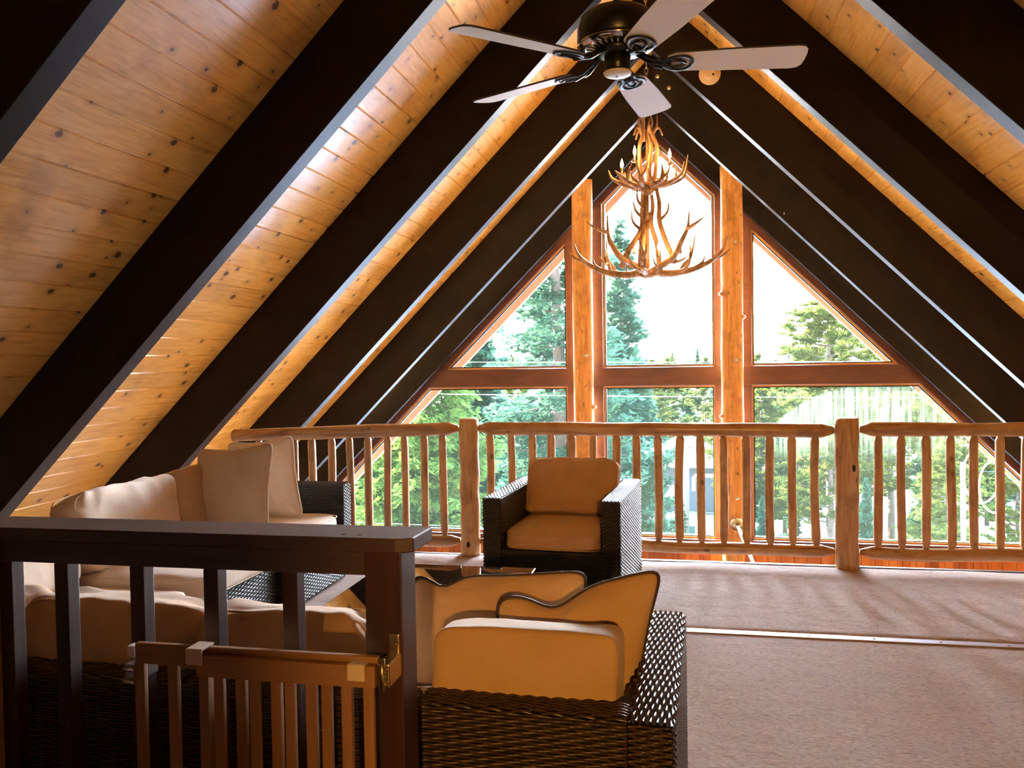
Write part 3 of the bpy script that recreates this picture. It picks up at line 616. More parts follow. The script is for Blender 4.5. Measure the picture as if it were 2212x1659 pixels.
# ------------------------------------------------------------------ cushions
def soft_box(w, d, h, n=26, p=5.0, puff=0.012, seed=0.0, wr=0.004, wf=6.0, M=None):
    """filled, rounded cushion block centred on the origin"""
    a = np.linspace(-1, 1, n); V = []; F = []; base = 0
    for ax in range(3):
        for sg in (-1, 1):
            U, W_ = np.meshgrid(a, a, indexing='ij'); C = np.full_like(U, sg)
            q = [None] * 3; q[ax] = C; q[(ax + 1) % 3] = U; q[(ax + 2) % 3] = W_; P = np.stack(q, -1).reshape(-1, 3); V.append(P)
            id_ = np.arange(n * n).reshape(n, n) + base; f = np.stack([id_[:-1, :-1], id_[1:, :-1], id_[1:, 1:], id_[:-1, 1:]], -1).reshape(-1, 4)
            F.append(f if sg > 0 else f[:, ::-1]); base += n * n
    V = np.concatenate(V); F = np.concatenate(F)
    r = (np.abs(V) ** p).sum(1) ** (1 / p); S = V / r[:, None]; P = S * np.array([w / 2, d / 2, h / 2])
    # bulge of the two broad faces (z)
    P[:, 2] += np.sign(S[:, 2]) * puff * np.clip(1 - S[:, 0] ** 2, 0, 1) ** 0.7 * np.clip(1 - S[:, 1] ** 2, 0, 1) ** 0.7 * (np.abs(S[:, 2]) > 0.3)
    P[:, 0] += S[:, 0] * puff * 0.35 * (1 - S[:, 1] ** 2); P[:, 1] += S[:, 1] * puff * 0.35 * (1 - S[:, 0] ** 2)
    for i in range(len(P)):
        v = Vector(P[i]); k = noise.noise(v * wf + Vector((seed, 0, 0))) + 0.5 * noise.noise(v * wf * 2.6 + Vector((0, seed, 0)))
        cr = (abs(S[i, 0]) * abs(S[i, 1])) ** 2
        P[i] += S[i] * (k * wr * (1 + 2.2 * cr))
    if M is not None:
        M = np.array(M); P = P @ M[:3, :3].T + M[:3, 3]
    return P, F
def block_cushion(name, label, cat, group, M, w, d, h, mat, seed, piping=True, puff=0.012, wr=0.004, p=6.5, welt=None):
    e = empty(name, (M[0][3], M[1][3], M[2][3]), label, cat, group)
    P, F = soft_box(w, d, h, 30, p, puff, seed, wr, 6.0, M); o = cov = np_mesh('cover', P, F, mat, e)
    # merge the seams of the six patches
    bm = bmesh.new(); bm.from_mesh(o.data); bmesh.ops.remove_doubles(bm, verts=bm.verts[:], dist=1e-5); bm.to_mesh(o.data); bm.free(); o.data.update()
    if piping:
        for zz in (-1, 1):
            pts = []; N = 80
            for k in range(N + 1):
                a = 2 * PI * k / N; c, s_ = math.cos(a), math.sin(a); pe = 9.0; rr = (abs(c) ** pe + abs(s_) ** pe) ** (-1 / pe)
                pts.append(Matrix(M) @ Vector((c * rr * w / 2 * 0.985, s_ * rr * d / 2 * 0.985, zz * h / 2 * 0.80)))
            sub(MB().tube(pts, 0.0032, 6, caps=False).build('seam_welt', welt or mat), cov)
    return e
def TR(x, y, z, rx=0, ry=0, rz=0):
    return Matrix.Translation((x, y, z)) @ Euler((math.radians(rx), math.radians(ry), math.radians(rz)), 'XYZ').to_matrix().to_4x4()

def throw_pillow(label, corners, thick, mat, pipe, seed, top=None, group='throw pillows', dent=None, cat='pillow', nrm=None):
    """corners: bottom-left, bottom-right, top-right, top-left (world); lens-shaped body with piped edge. top(u): extra height of the top edge"""
    c = [Vector(p) for p in corners]; N = 44; cen = sum(c, Vector()) / 4; e = empty('throw_pillow', tuple(cen), label, cat, group)
    ux = (c[1] - c[0]).normalized(); uy = (c[3] - c[0]).normalized(); nr = ux.cross(uy).normalized()
    def base(u, v):
        a_, b_ = 2 * u - 1, 2 * v - 1; mx_ = max(abs(a_), abs(b_))
        if mx_ > 1e-6:
            k_ = mx_ / (abs(a_) ** 11 + abs(b_) ** 11) ** (1 / 11); u, v = (a_ * k_ + 1) / 2, (b_ * k_ + 1) / 2
        b = c[0].lerp(c[1], u); t = c[3].lerp(c[2], u); q = b.lerp(t, v)
        q += (cen - q) * 0.0
        pu = 0.045 * math.sin(PI * v) * (1 if u > 0.5 else -1) * abs(2 * u - 1) ** 3; pv = 0.045 * math.sin(PI * u) * (1 if v > 0.5 else -1) * abs(2 * v - 1) ** 3
        W_ = (c[1] - c[0]).length; Hh = (c[3] - c[0]).length
        q -= ux * pu * W_ * 0.8; q -= uy * pv * Hh * 0.8
        if top: q += uy * top(u) * v ** 1.5
        return q
    V = []; 
    for side in (1, -1):
        for j in range(N + 1):
            for i in range(N + 1):
                u, v = i / N, j / N; q = base(u, v)
                t = (max(0, (1 - abs(2 * u - 1) ** 2.4)) * max(0, (1 - abs(2 * v - 1) ** 2.4))) ** 0.55 * thick / 2
                w = 0.012 * noise.noise(Vector((u * 3.2 + seed, v * 3.2, side))) + 0.006 * noise.noise(Vector((u * 9 + seed, v * 6, side * 2)))
                edge = min(u, 1 - u, v, 1 - v); w *= min(1, edge * 8)
                if dent: w += dent(u, v) * min(1, edge * 10)
                V.append(q + nr * side * (t + w))
    F = []
    for s_ in (0, 1):
        for j in range(N):
            for i in range(N):
                a = s_ * (N + 1) ** 2 + j * (N + 1) + i; f = (a, a + 1, a + N + 2, a + N + 1); F.append(f if s_ == 0 else f[::-1])
    o = np_mesh('cover', [tuple(v) for v in V], F, mat, e)
    bm = bmesh.new(); bm.from_mesh(o.data); bmesh.ops.remove_doubles(bm, verts=bm.verts[:], dist=1e-5); bmesh.ops.recalc_face_normals(bm, faces=bm.faces[:]); bm.to_mesh(o.data); bm.free(); o.data.update()
    pts = [base(i / 24, 0) for i in range(24)] + [base(1, i / 24) for i in range(24)] + [base(1 - i / 24, 1) for i in range(24)] + [base(0, 1 - i / 24) for i in range(25)]
    MB().tube(pts, 0.0055, 8, caps=False).build('piping', pipe, e)
    return e

# ------------------------------------------------------------------ sectional sofa, near row (backs to the camera), turned slightly
MN = Matrix.Translation((-0.03, 1.82, 0)) @ Matrix.Rotation(math.radians(-1.7), 4, 'Z') @ Matrix.Translation((0.03, -1.82, 0))
def sofa_unit(label, x0, x1, y0, y1, back, arm=None, M=None, wick='wicker', pitch=0.0078, rib=0.036, amp=0.0036, per=5, hb=0.60, seat=0.30):
    """back: 'near' (wall of wicker along y0) or 'left' (along x0); arm: 'right' or 'far'"""
    c = Vector(((x0 + x1) / 2, (y0 + y1) / 2, 0)); c = (M @ c) if M else c
    e = empty('sofa_section', tuple(c), label, 'sofa', 'wicker sectional sofa pieces'); mats = (MAT[wick], MAT['under']); M4 = M if M else Matrix.Identity(4)
    kw = dict(pitch=pitch, rib=rib, per=per, amp=amp); ax0, ax1, ay0, ay1 = x0, x1, y0, y1
    if arm == 'right':
        Weaver(M4).box(x1 - 0.10, x1, y0, y1, 0.03, hb, axis='y', **kw).build('arm', mats, e); ax1 = x1 - 0.10
    if arm == 'far':
        Weaver(M4).box(x0, x1, y1 - 0.12, y1, 0.03, hb + 0.015, axis='x', **kw).build('arm', mats, e); ay1 = y1 - 0.12
    if back in ('near', 'both'):
        Weaver(M4).box(ax0, ax1, y0, y0 + 0.10, 0.03, hb, axis='x', **kw).build('backrest', mats, e); ay0 = y0 + 0.10
    if back in ('left', 'both'):
        Weaver(M4).box(ax0, ax0 + 0.10, ay0, ay1, 0.03, hb, axis='y', **kw).build('backrest', mats, e); ax0 += 0.10
    Weaver(M4).box(ax0, ax1, ay0, ay1, 0.03, seat, axis='y' if back == 'left' else 'x', **kw).build('seat', mats, e)
    for px in (x0 + 0.05, x1 - 0.05):
        for py in (y0 + 0.05, y1 - 0.05):
            MB().lathe([(0.0, 0.0), (0.018, 0.0), (0.018, 0.035), (0.0, 0.035)], c=tuple(M4 @ Vector((px, py, 0.001))), seg=10).build('leg', MAT['black'], e)
    return e
sofa_unit('wicker sofa section with the right arm, lit by warm light beside the dark newel post', -0.62, -0.03, 1.82, 2.64, 'near', 'right', MN, per=6)
sofa_unit('wicker sofa section directly behind the dark newel post and the baby gate', -1.24, -0.64, 1.82, 2.62, 'near', None, MN, per=4)
sofa_unit('wicker sofa section seen between the left dark balusters', -1.86, -1.26, 1.82, 2.62, 'near', None, MN, per=4)
sofa_unit('wicker corner sofa section at the far left under the sloping boards', -2.90, -1.90, 1.90, 2.72, 'both', None, None, per=4)
sofa_unit('wicker sofa section along the left slope holding the two stepped seat cushions', -2.98, -2.20, 2.74, 4.19, 'left', None, None, 'wickerb', per=4, rib=0.030, pitch=0.010)
sofa_unit('wicker sofa section with an end arm in front of the log railing on the left', -2.98, -2.15, 4.21, 5.13, 'left', 'far', None, 'wickerb', per=4, rib=0.030, pitch=0.010)

# seat and back cushions of the near row
gs, gb = 'sofa seat cushions', 'sofa back cushions'
def MNT(x, y, z, rx=0, ry=0, rz=0): return MN @ TR(x, y, z, rx, ry, rz)
for (x0, x1, lb, sd) in ((-0.62, -0.14, 'tan seat cushion of the section with the right arm, under the piped pillows', 1.0), (-1.24, -0.64, 'tan seat cushion behind the newel post', 2.0), (-1.86, -1.26, 'tan seat cushion behind the left balusters', 3.0)):
    block_cushion('seat_cushion', lb, 'cushion', gs, MNT((x0 + x1) / 2, 2.285, 0.363), x1 - x0 - 0.012, 0.67, 0.115, MAT['tan'], sd)
block_cushion('back_cushion', 'golden lit back cushion lying above the wicker backrest beside the right arm', 'cushion', gb, MNT(-0.395, 2.005, 0.575, 83, 0, 0), 0.455, 0.320, 0.145, MAT['tan'], 5.3, puff=0.014, wr=0.005, p=12.0)
block_cushion('back_cushion', 'shaded back cushion with a crumpled corner, between last dark baluster and newel post', 'cushion', gb, MNT(-1.040, 2.015, 0.575, 82, 0, 0), 0.485, 0.325, 0.165, MAT['tan'], 8.1, puff=0.024, wr=0.010, p=9.0)
block_cushion('back_cushion', 'shaded back cushion behind the second and third dark balusters', 'cushion', gb, MNT(-1.568, 2.015, 0.578, 82, 0, 0), 0.545, 0.325, 0.165, MAT['tan'], 12.7, puff=0.024, wr=0.010, p=9.0)
block_cushion('back_cushion', 'shaded back cushion at the far left edge of the picture', 'cushion', gb, TR(-2.13, 2.09, 0.578, 82, 0, 0), 0.53, 0.325, 0.165, MAT['tan'], 15.9, puff=0.024, wr=0.010, p=9.0)
# corner and left row
block_cushion('seat_cushion', 'cream corner seat cushion behind the leftmost balusters', 'cushion', gs, TR(-2.35, 2.36, 0.36), 0.88, 0.68, 0.115, MAT['cream'], 21.0)
block_cushion('seat_cushion', 'thin pale seat cushion on the left sofa, lower of the two stepped ones', 'cushion', gs, TR(-2.51, 3.03, 0.350), 0.72, 0.60, 0.095, MAT['cream'], 22.0, puff=0.008)
block_cushion('seat_cushion', 'thick pale seat cushion on the left sofa, rising one step above its nearer neighbour', 'cushion', gs, TR(-2.51, 3.765, 0.372), 0.71, 0.83, 0.135, MAT['cream'], 23.0)
block_cushion('seat_cushion', 'seat cushion at the far end of the left sofa beside the end arm', 'cushion', gs, TR(-2.50, 4.60, 0.372), 0.72, 0.76, 0.135, MAT['cream'], 24.0)
LB = lambda y, z: TR(-2.775, y, z, 0, 90 - 12, 0)
block_cushion('back_cushion', 'brightly lit cream back cushion seen between the first two dark balusters', 'cushion', gb, LB(2.95, 0.555), 0.285, 0.68, 0.16, MAT['cream'], 31.0, puff=0.025, wr=0.010)
block_cushion('back_cushion', 'long wrinkled cream back cushion showing above the dark handrail', 'cushion', gb, LB(3.70, 0.615), 0.37, 0.76, 0.16, MAT['cream'], 32.0, puff=0.025, wr=0.012)
block_cushion('back_cushion', 'back cushion half hidden by the square cream pillow', 'cushion', gb, LB(4.45, 0.62), 0.37, 0.72, 0.16, MAT['tan'], 33.0, puff=0.02, wr=0.008)
throw_pillow('large square cream pillow standing in front of a similar one on the left sofa', [(-2.79, 4.30, 0.452), (-2.30, 4.30, 0.452), (-2.315, 4.42, 0.950), (-2.795, 4.42, 0.905)], 0.15, MAT['cream'], MAT['cream'], 3.0, group='square pillows', top=lambda u: -0.012 * math.sin(PI * u))
throw_pillow('square cream pillow behind the other, next to the end arm of the left sofa', [(-2.76, 4.70, 0.452), (-2.285, 4.72, 0.452), (-2.385, 4.80, 0.955), (-2.83, 4.80, 0.905)], 0.16, MAT['cream'], MAT['cream'], 9.0, group='square pillows', top=lambda u: -0.012 * math.sin(PI * u))
# piped pillows on the near row
def dA(u, v): return -0.02 * math.exp(-((u - 0.16) / 0.05) ** 2 - ((v - 1) / 0.25) ** 2)
throw_pillow('wide tan pillow with dark piping, its top edge notched beside the newel post', [(-0.84, 2.36, 0.43), (-0.295, 2.36, 0.43), (-0.285, 2.48, 0.765), (-0.84, 2.48, 0.735)], 0.13, MAT['tan'], MAT['piping'], 14.0, group='piped pillows', dent=dA, top=lambda u: -0.035 * math.exp(-((u - 0.19) / 0.10) ** 2))
def dB(u, v): return -0.022 * math.exp(-((u - 0.36 - (1 - v) * 0.25) / 0.045) ** 2) * v
throw_pillow('creased tan pillow with dark piping whose raised corner leans on the wicker arm', [(-0.52, 2.14, 0.44), (-0.13, 2.20, 0.46), (-0.062, 2.30, 0.805), (-0.515, 2.24, 0.742)], 0.13, MAT['tan'], MAT['piping'], 19.0, group='piped pillows', dent=dB, top=lambda u: -0.045 * math.exp(-((u - 0.36) / 0.16) ** 2) + 0.02 * u)

# ------------------------------------------------------------------ wicker armchair
MA = Matrix.Translation((-1.124, 4.585, 0)) @ Matrix.Rotation(math.radians(-4.4), 4, 'Z')
e = empty('wicker_armchair', tuple(MA @ Vector((0.39, 0.42, 0))), 'dark wicker armchair with caramel cushions facing the camera in front of the log railing', 'armchair')
mw = (MAT['wickerb'], MAT['under']); kw = dict(pitch=0.0100, rib=0.026, per=4, r=0.012)
Weaver(MA).box(0.0, 0.105, 0.0, 0.86, 0.03, 0.62, axis='y', **kw).build('arm', mw, e)
Weaver(MA).box(0.675, 0.78, 0.0, 0.86, 0.03, 0.62, axis='y', **kw).build('arm', mw, e)
Weaver(MA).box(0.105, 0.675, 0.76, 0.86, 0.03, 0.62, axis='x', **kw).build('backrest', mw, e)
Weaver(MA).box(0.105, 0.675, 0.004, 0.76, 0.03, 0.325, axis='x', **kw).build('seat', mw, e)
for px in (0.05, 0.73):
    for py in (0.06, 0.80): MB().lathe([(0.0, 0.0), (0.018, 0.0), (0.018, 0.035), (0.0, 0.035)], c=tuple(MA @ Vector((px, py, 0.001))), seg=10).build('leg', MAT['black'], e)
block_cushion('seat_cushion', 'caramel seat cushion of the wicker armchair', 'cushion', None, MA @ TR(0.39, 0.345, 0.378), 0.555, 0.68, 0.10, MAT['chairc'], 41.0, puff=0.008)
block_cushion('back_cushion', 'caramel back cushion leaning in the wicker armchair, corners raised above the arms', 'cushion', None, MA @ TR(0.390, 0.625, 0.605, 72, 0, 0), 0.57, 0.335, 0.13, MAT['chairc'], 44.0, puff=0.018, wr=0.010, p=7.0)

# ------------------------------------------------------------------ glass coffee table
e = empty('coffee_table', (-1.06, 3.39, 0), 'low wicker coffee table with a mirror-black glass top reflecting the roof', 'table')
MB().rbox(-1.435, -0.69, 2.93, 3.835, 0.405, 0.420, 0.003).build('glass_top', MAT['tableglass'], e)
Weaver().box(-1.41, -0.715, 2.955, 3.81, 0.03, 0.403, axis='x', pitch=0.010, rib=0.03, per=4).build('base', mw, e)

# ------------------------------------------------------------------ dark stair railing
e = empty('stair_railing', (-1.05, 1.66, 0), 'dark stained stair railing with square balusters in the left foreground', 'railing')
m = MB(); m.prism([(-1.60, 1.600), (-0.577, 1.600), (-0.543, 1.616), (-0.538, 1.730), (-1.60, 1.730)], 'z', 1.010, 1.040); o = m.build('handrail', MAT['darkwoodx'], e); bv = o.modifiers.new('soft', 'BEVEL'); bv.width = 0.003; bv.segments = 2
MB().rbox(-1.56, -0.652, 1.642, 1.682, 0.952, 1.0095, 0.002).build('lower_rail', MAT['darkwoodx'], e)
MB().rbox(-1.56, -0.652, 1.642, 1.682, 0.08, 0.13, 0.002).build('bottom_rail', MAT['darkwoodx'], e)
MB().rbox(-0.6515, -0.572, 1.620, 1.712, 0.001, 1.0095, 0.003).build('newel_post', MAT['darkwood'], e)
MB().rbox(-1.60, -1.561, 1.610, 1.70, 0.001, 1.0095, 0.003).build('end_post', MAT['log'], e)['label'] = 'end post paled as if lamplit'  # pale wood stands in for warm lamplight on the post
for x in (-1.412, -1.218, -1.036, -0.849, -1.560):
    MB().rbox(x, x + 0.0345, 1.643, 1.681, 0.131, 0.9515, 0.002).build('baluster', MAT['darkwood'], e)
for x in (-0.70, -0.665): MB().lathe([(0.0, 0.0), (0.006, 0.0006), (0.007, 0.0)], c=(x, 1.632, 1.0402), seg=10).build('nail_plug', MAT['piping'], e)

# ------------------------------------------------------------------ baby gate
e = empty('baby_gate', (-0.88, 1.555, 0.0), 'beech wood sliding baby gate fastened to the dark newel post', 'gate')
MB().rbox(-1.146, -0.603, 1.556, 1.572, 0.768, 0.812, 0.003).build('fixed_top_rail', MAT['gatex'], e)
MB().rbox(-0.990, -0.601, 1.534, 1.551, 0.757, 0.801, 0.003).build('sliding_top_rail', MAT['gatex'], e)
MB().rbox(-1.146, -0.603, 1.556, 1.572, 0.02, 0.06, 0.003).build('fixed_bottom_rail', MAT['gatex'], e)
MB().rbox(-0.990, -0.601, 1.534, 1.551, 0.02, 0.06, 0.003).build('sliding_bottom_rail', MAT['gatex'], e)
for x in (-1.138, -1.060, -0.982, -0.904, -0.825, -0.748, -0.671): MB().rbox(x - 0.0112, x + 0.0112, 1.557, 1.571, 0.055, 0.770, 0.002).build('slat', MAT['gate'], e)
for x in (-0.975, -0.941, -0.862, -0.784, -0.705, -0.616): MB().rbox(x - 0.0105, x + 0.0105, 1.536, 1.549, 0.055, 0.760, 0.002).build('slat', MAT['gate'], e)
def clip(x, zt, name='clip'):
    m = MB(); w = 0.036; m.rbox(x, x + w, 1.528, 1.576, zt, zt + 0.005, 0.002); m.rbox(x, x + w, 1.526, 1.532, zt - 0.028, zt + 0.004, 0.002); m.build(name, MAT['plastic'], e)
clip(-1.008, 0.812); clip(-0.655, 0.801)
m = MB(); m.rbox(-1.162, -1.147, 1.553, 1.575, 0.780, 0.806, 0.002); m.build('latch_block', MAT['white'], e)
m = MB(); m.rbox(-1.172, -1.150, 1.556, 1.640, 0.72, 0.765, 0.003)
for z in (0.73, 0.757): m.tube([(-1.17, 1.55, z), (-1.145, 1.55, z)], 0.005, 8)
m.build('latch_bracket', MAT['galv'], e)
m = MB(); m.rbox(-0.600, -0.574, 1.545, 1.618, 0.755, 0.803, 0.003); m.rbox(-0.598, -0.576, 1.608, 1.6195, 0.80, 0.842, 0.002)
m.tube([(-0.587, 1.540, 0.752), (-0.587, 1.540, 0.815)], 0.006, 10)
for z in (0.765, 0.79, 0.825): m.lathe([(0.0, -0.006), (0.004, -0.004), (0.0055, 0.0)], c=(-0.581, 1.544 if z < 0.8 else 1.607, z), seg=10, mat=Matrix.Rotation(-PI / 2, 3, 'X'))
m.build('hinge_bracket', MAT['brass'], e)

# ------------------------------------------------------------------ ceiling fan
FX, FY, FZ = -0.237, 3.23, 2.515
e = empty('ceiling_fan', (FX, FY, FZ), 'five-bladed ceiling fan with black motor and pale blades hanging from the ridge', 'fan')
MB().lathe([(0.0, 2.720), (0.06, 2.718), (0.118, 2.705), (0.146, 2.680), (0.152, 2.645), (0.152, 2.600), (0.146, 2.588), (0.0, 2.588)], c=(FX, FY, 0), seg=48).build('motor_housing', MAT['black'], e)
m = MB(); m.lathe([(0.150, 2.592), (0.152, 2.586), (0.140, 2.576), (0.112, 2.568), (0.108, 2.572)], c=(FX, FY, 0), seg=48)
for k in range(30):
    a = 2 * PI * k / 30; c_, s_ = math.cos(a), math.sin(a); m.tube([(FX + c_ * 0.075, FY + s_ * 0.075, 2.566), (FX + c_ * 0.118, FY + s_ * 0.118, 2.569)], 0.0035, 6)
m.build('vent_ring', MAT['chrome'], e)
MB().lathe([(0.0, 2.588), (0.07, 2.588), (0.085, 2.566), (0.078, 2.55), (0.05, 2.545), (0.0, 2.545)], c=(FX, FY, 0), seg=32).build('flywheel', MAT['black'], e)
MB().lathe([(0.0, 2.552), (0.040, 2.552), (0.050, 2.545), (0.050, 2.498), (0.044, 2.490), (0.047, 2.486), (0.054, 2.482), (0.0, 2.482)], c=(FX, FY, 0), seg=32).build('switch_housing', MAT['black'], e)
MB().lathe([(0.0, 2.470), (0.030, 2.471), (0.050, 2.475), (0.055, 2.483), (0.0, 2.483)], c=(FX, FY, 0), seg=32).build('bottom_cap', MAT['white'], e)
MB().lathe([(0.0, -0.003), (0.004, -0.002), (0.004, 0.002)], c=(FX - 0.004, FY, 2.470), seg=8).build('cap_screw', MAT['black'], e)
MB().tube([(FX, FY, 2.71), (FX, FY, 4.80)], 0.0135, 12).build('downrod', MAT['black'], e)
MB().lathe([(0.0, 4.74), (0.03, 4.74), (0.065, 4.78), (0.07, 4.835), (0.0, 4.835)], c=(FX, FY, 0), seg=24).build('ceiling_canopy', MAT['black'], e)
MB().tube([(FX + 0.02, FY - 0.04, 2.49), (FX + 0.02, FY - 0.042, 2.455)], 0.0012, 5).build('pull_chain', MAT['chrome'], e)
for k in range(5):
    az = math.radians(7.6 + 72 * k); M = Matrix.Translation((FX, FY, FZ)) @ Matrix.Rotation(az, 4, 'Z') @ Matrix.Rotation(math.radians(-12), 4, 'X')
    o2 = []; r0, r1 = 0.185, 0.70
    pl = [(r0, -0.045), (r0 + 0.03, -0.060), (0.40, -0.070), (r1 - 0.045, -0.076), (r1 - 0.018, -0.070), (r1 - 0.004, -0.052), (r1, -0.02), (r1, 0.02), (r1 - 0.004, 0.052), (r1 - 0.018, 0.070), (r1 - 0.045, 0.076), (0.40, 0.070), (r0 + 0.03, 0.060), (r0, 0.045)]
    m = MB(); n = len(pl); vs = [M @ Vector((x, y, z)) for z in (0.0, 0.007) for x, y in pl]
    m.add(vs, [tuple(range(n))[::-1]]); m.cur = 1; m.f.append(tuple(range(n, 2 * n))); m.mi.append(1); m.smooth.append(False)
    for i in range(n): m.f.append((i, (i + 1) % n, n + (i + 1) % n, n + i)); m.mi.append(1); m.smooth.append(False)
    bld = m.build('blade', [MAT['blade'], MAT['bladeedge']], e)
    m = MB(); loop = []
    for i in range(33):
        t = 2 * PI * i / 32; loop.append(M @ Vector((0.225 + 0.055 * math.cos(t), 0.046 * math.sin(t) * (1 + 0.15 * math.cos(t)), -0.005)))
    m.tube(loop, 0.0085, 8, caps=False, flat=0.45)
    for sg in (-1, 1):
        m.tube([M @ Vector((0.075, sg * 0.012, 0.045)), M @ Vector((0.11, sg * 0.014, 0.02)), M @ Vector((0.145, sg * 0.022, 0.0)), M @ Vector((0.172, sg * 0.026, -0.005))], 0.0075, 8)
        m.tube([M @ Vector((0.172, sg * 0.010, -0.005)), M @ Vector((0.20, sg * 0.022, -0.006)), M @ Vector((0.235, sg * 0.020, -0.006)), M @ Vector((0.255, sg * 0.004, -0.006))], 0.006, 8)
    m.tube([M @ Vector((0.13, 0, 0.008)), M @ Vector((0.175, 0, -0.004)), M @ Vector((0.20, 0, -0.006))], [0.012, 0.012, 0.016], 8)
    sub(m.build('blade_bracket', MAT['black']), bld)

# ------------------------------------------------------------------ antler chandelier
CX, CY, CZ = -0.30, 7.50, 2.10
e = empty('antler_chandelier', (CX, CY, CZ), 'two-tiered antler chandelier with glowing candle bulbs in front of the gable window', 'chandelier')
def smooth_path(pts, n=5):
    P = [Vector(p) for p in pts]; P = [P[0] * 2 - P[1]] + P + [P[-1] * 2 - P[-2]]; out = []
    for i in range(1, len(P) - 2):
        for k in range(n):
            t = k / n; a, b, c, d = P[i - 1:i + 3]
            out.append(0.5 * ((2 * b) + (c - a) * t + (2 * a - 5 * b + 4 * c - d) * t * t + (3 * b - a - 3 * c + d) * t ** 3))
    out.append(P[-2]); return out
def antler(pts, r0, r1, tines=(), name='antler', az=0.0, off=(0, 0, 0)):
    """beam path and tines in local (radial, tangential, height) turned by az"""
    Mx = Matrix.Translation((CX + off[0], CY + off[1], CZ + off[2])) @ Matrix.Rotation(az, 4, 'Z'); m = MB()
    def tb(p, a, b):
        q = smooth_path([Mx @ Vector(v) for v in p]); n = len(q) - 1; m.tube(q, [a + (b - a) * (i / n) ** 1.9 for i in range(n + 1)], 9, wob=0.12, seed=az + a * 50)
    tb(pts, r0, r1)
    for (p, a) in tines: tb(p, a, 0.0025)
    return m.build(name, MAT['antler'], e)
# lower tier: long upswept antlers
low = [(178, 0.66, 0.33, 1.0), (2, 0.68, 0.34, 1.0), (222, 0.50, 0.52, 0.95), (318, 0.52, 0.52, 0.95), (140, 0.52, 0.40, 0.85), (40, 0.54, 0.42, 0.85), (262, 0.44, 0.30, 0.8), (95, 0.45, 0.34, 0.8)]
for i, (az, rr, hh, k) in enumerate(low):
    j = random.uniform(-0.02, 0.02)
    if hh > 0.5:
        P = [(0.04, 0, 0.05), (0.16, 0.01, 0.10), (0.30, 0.0, 0.16), (0.40, -0.01, 0.28), (rr * 0.88, 0, 0.38), (rr * 0.90, 0.01, hh)]
        T = [([(rr * 0.86, 0, 0.37), (rr * 1.08, -0.02, 0.40), (rr * 1.30, -0.02, 0.45)], 0.019), ([(0.20, 0.0, 0.12), (0.30, 0.06, 0.12), (0.40, 0.10, 0.17)], 0.016), ([(0.12, 0.0, 0.08), (0.16, -0.08, 0.10), (0.18, -0.14, 0.17)], 0.014)]
    else:
        P = [(0.03, 0, 0.06), (0.18, 0.0, 0.035), (0.36, 0.02, 0.06), (rr * 0.78, 0.03, 0.13), (rr * 0.93, 0.02, 0.22), (rr, 0.0, hh)]
        T = [([(rr * 0.80, 0.03, 0.14), (rr * 0.96, 0.06, 0.19), (rr * 1.05, 0.07, 0.25)], 0.016), ([(0.25, 0, 0.04), (0.33, -0.07, 0.08), (0.36, -0.11, 0.18)], 0.015), ([(0.40, 0.02, 0.08), (0.47, 0.02, 0.13), (0.49, 0.0, 0.20)], 0.014)]
    antler(P, 0.034 * k, 0.0050, T, az=math.radians(az))
# uprights between the tiers
for az, P in ((180, [(0.24, 0, 0.10), (0.17, 0, 0.25), (0.06, 0.02, 0.42), (0.03, 0, 0.62), (0.02, 0, 0.78)]), (0, [(0.24, 0, 0.12), (0.16, 0, 0.30), (0.10, 0.01, 0.50), (0.10, 0, 0.66), (0.07, 0, 0.80)]), (60, [(0.18, 0, 0.10), (0.15, 0, 0.30), (0.05, 0, 0.48), (0.08, 0, 0.64), (0.05, 0, 0.80)]), (200, [(0.02, 0, 0.08), (0.02, 0, 0.35), (0.03, 0, 0.60), (0.02, 0, 0.80)]), (250, [(0.12, 0, 0.10), (0.13, 0, 0.32), (0.02, 0, 0.50), (-0.08, 0.0, 0.58), (-0.14, 0, 0.66)]), (120, [(0.16, 0, 0.12), (0.12, 0, 0.35), (0.11, 0, 0.55), (0.10, 0, 0.78)])):
    antler(P, 0.026, 0.016, [([P[2], (P[2][0] + 0.07, 0.03, P[2][2] + 0.08), (P[2][0] + 0.08, 0.05, P[2][2] + 0.19)], 0.015)], az=math.radians(az))
# upper tier bowl
for az, rr, hh in ((185, 0.34, 0.96), (215, 0.33, 0.92), (250, 0.26, 0.98), (300, 0.26, 0.95), (340, 0.34, 0.98), (0, 0.35, 1.06), (60, 0.28, 1.0), (125, 0.28, 1.0)):
    P = [(0.02, 0, 0.80), (0.10, 0, 0.80), (0.20, 0.02, 0.82), (rr * 0.9, 0.02, 0.88), (rr, 0, hh)]
    antler(P, 0.026, 0.004, [([(0.12, 0, 0.80), (0.17, -0.06, 0.85), (0.18, -0.09, 0.92)], 0.015), ([(0.22, 0.02, 0.83), (0.24, 0.07, 0.88), (0.22, 0.10, 0.97)], 0.014)], az=math.radians(az))
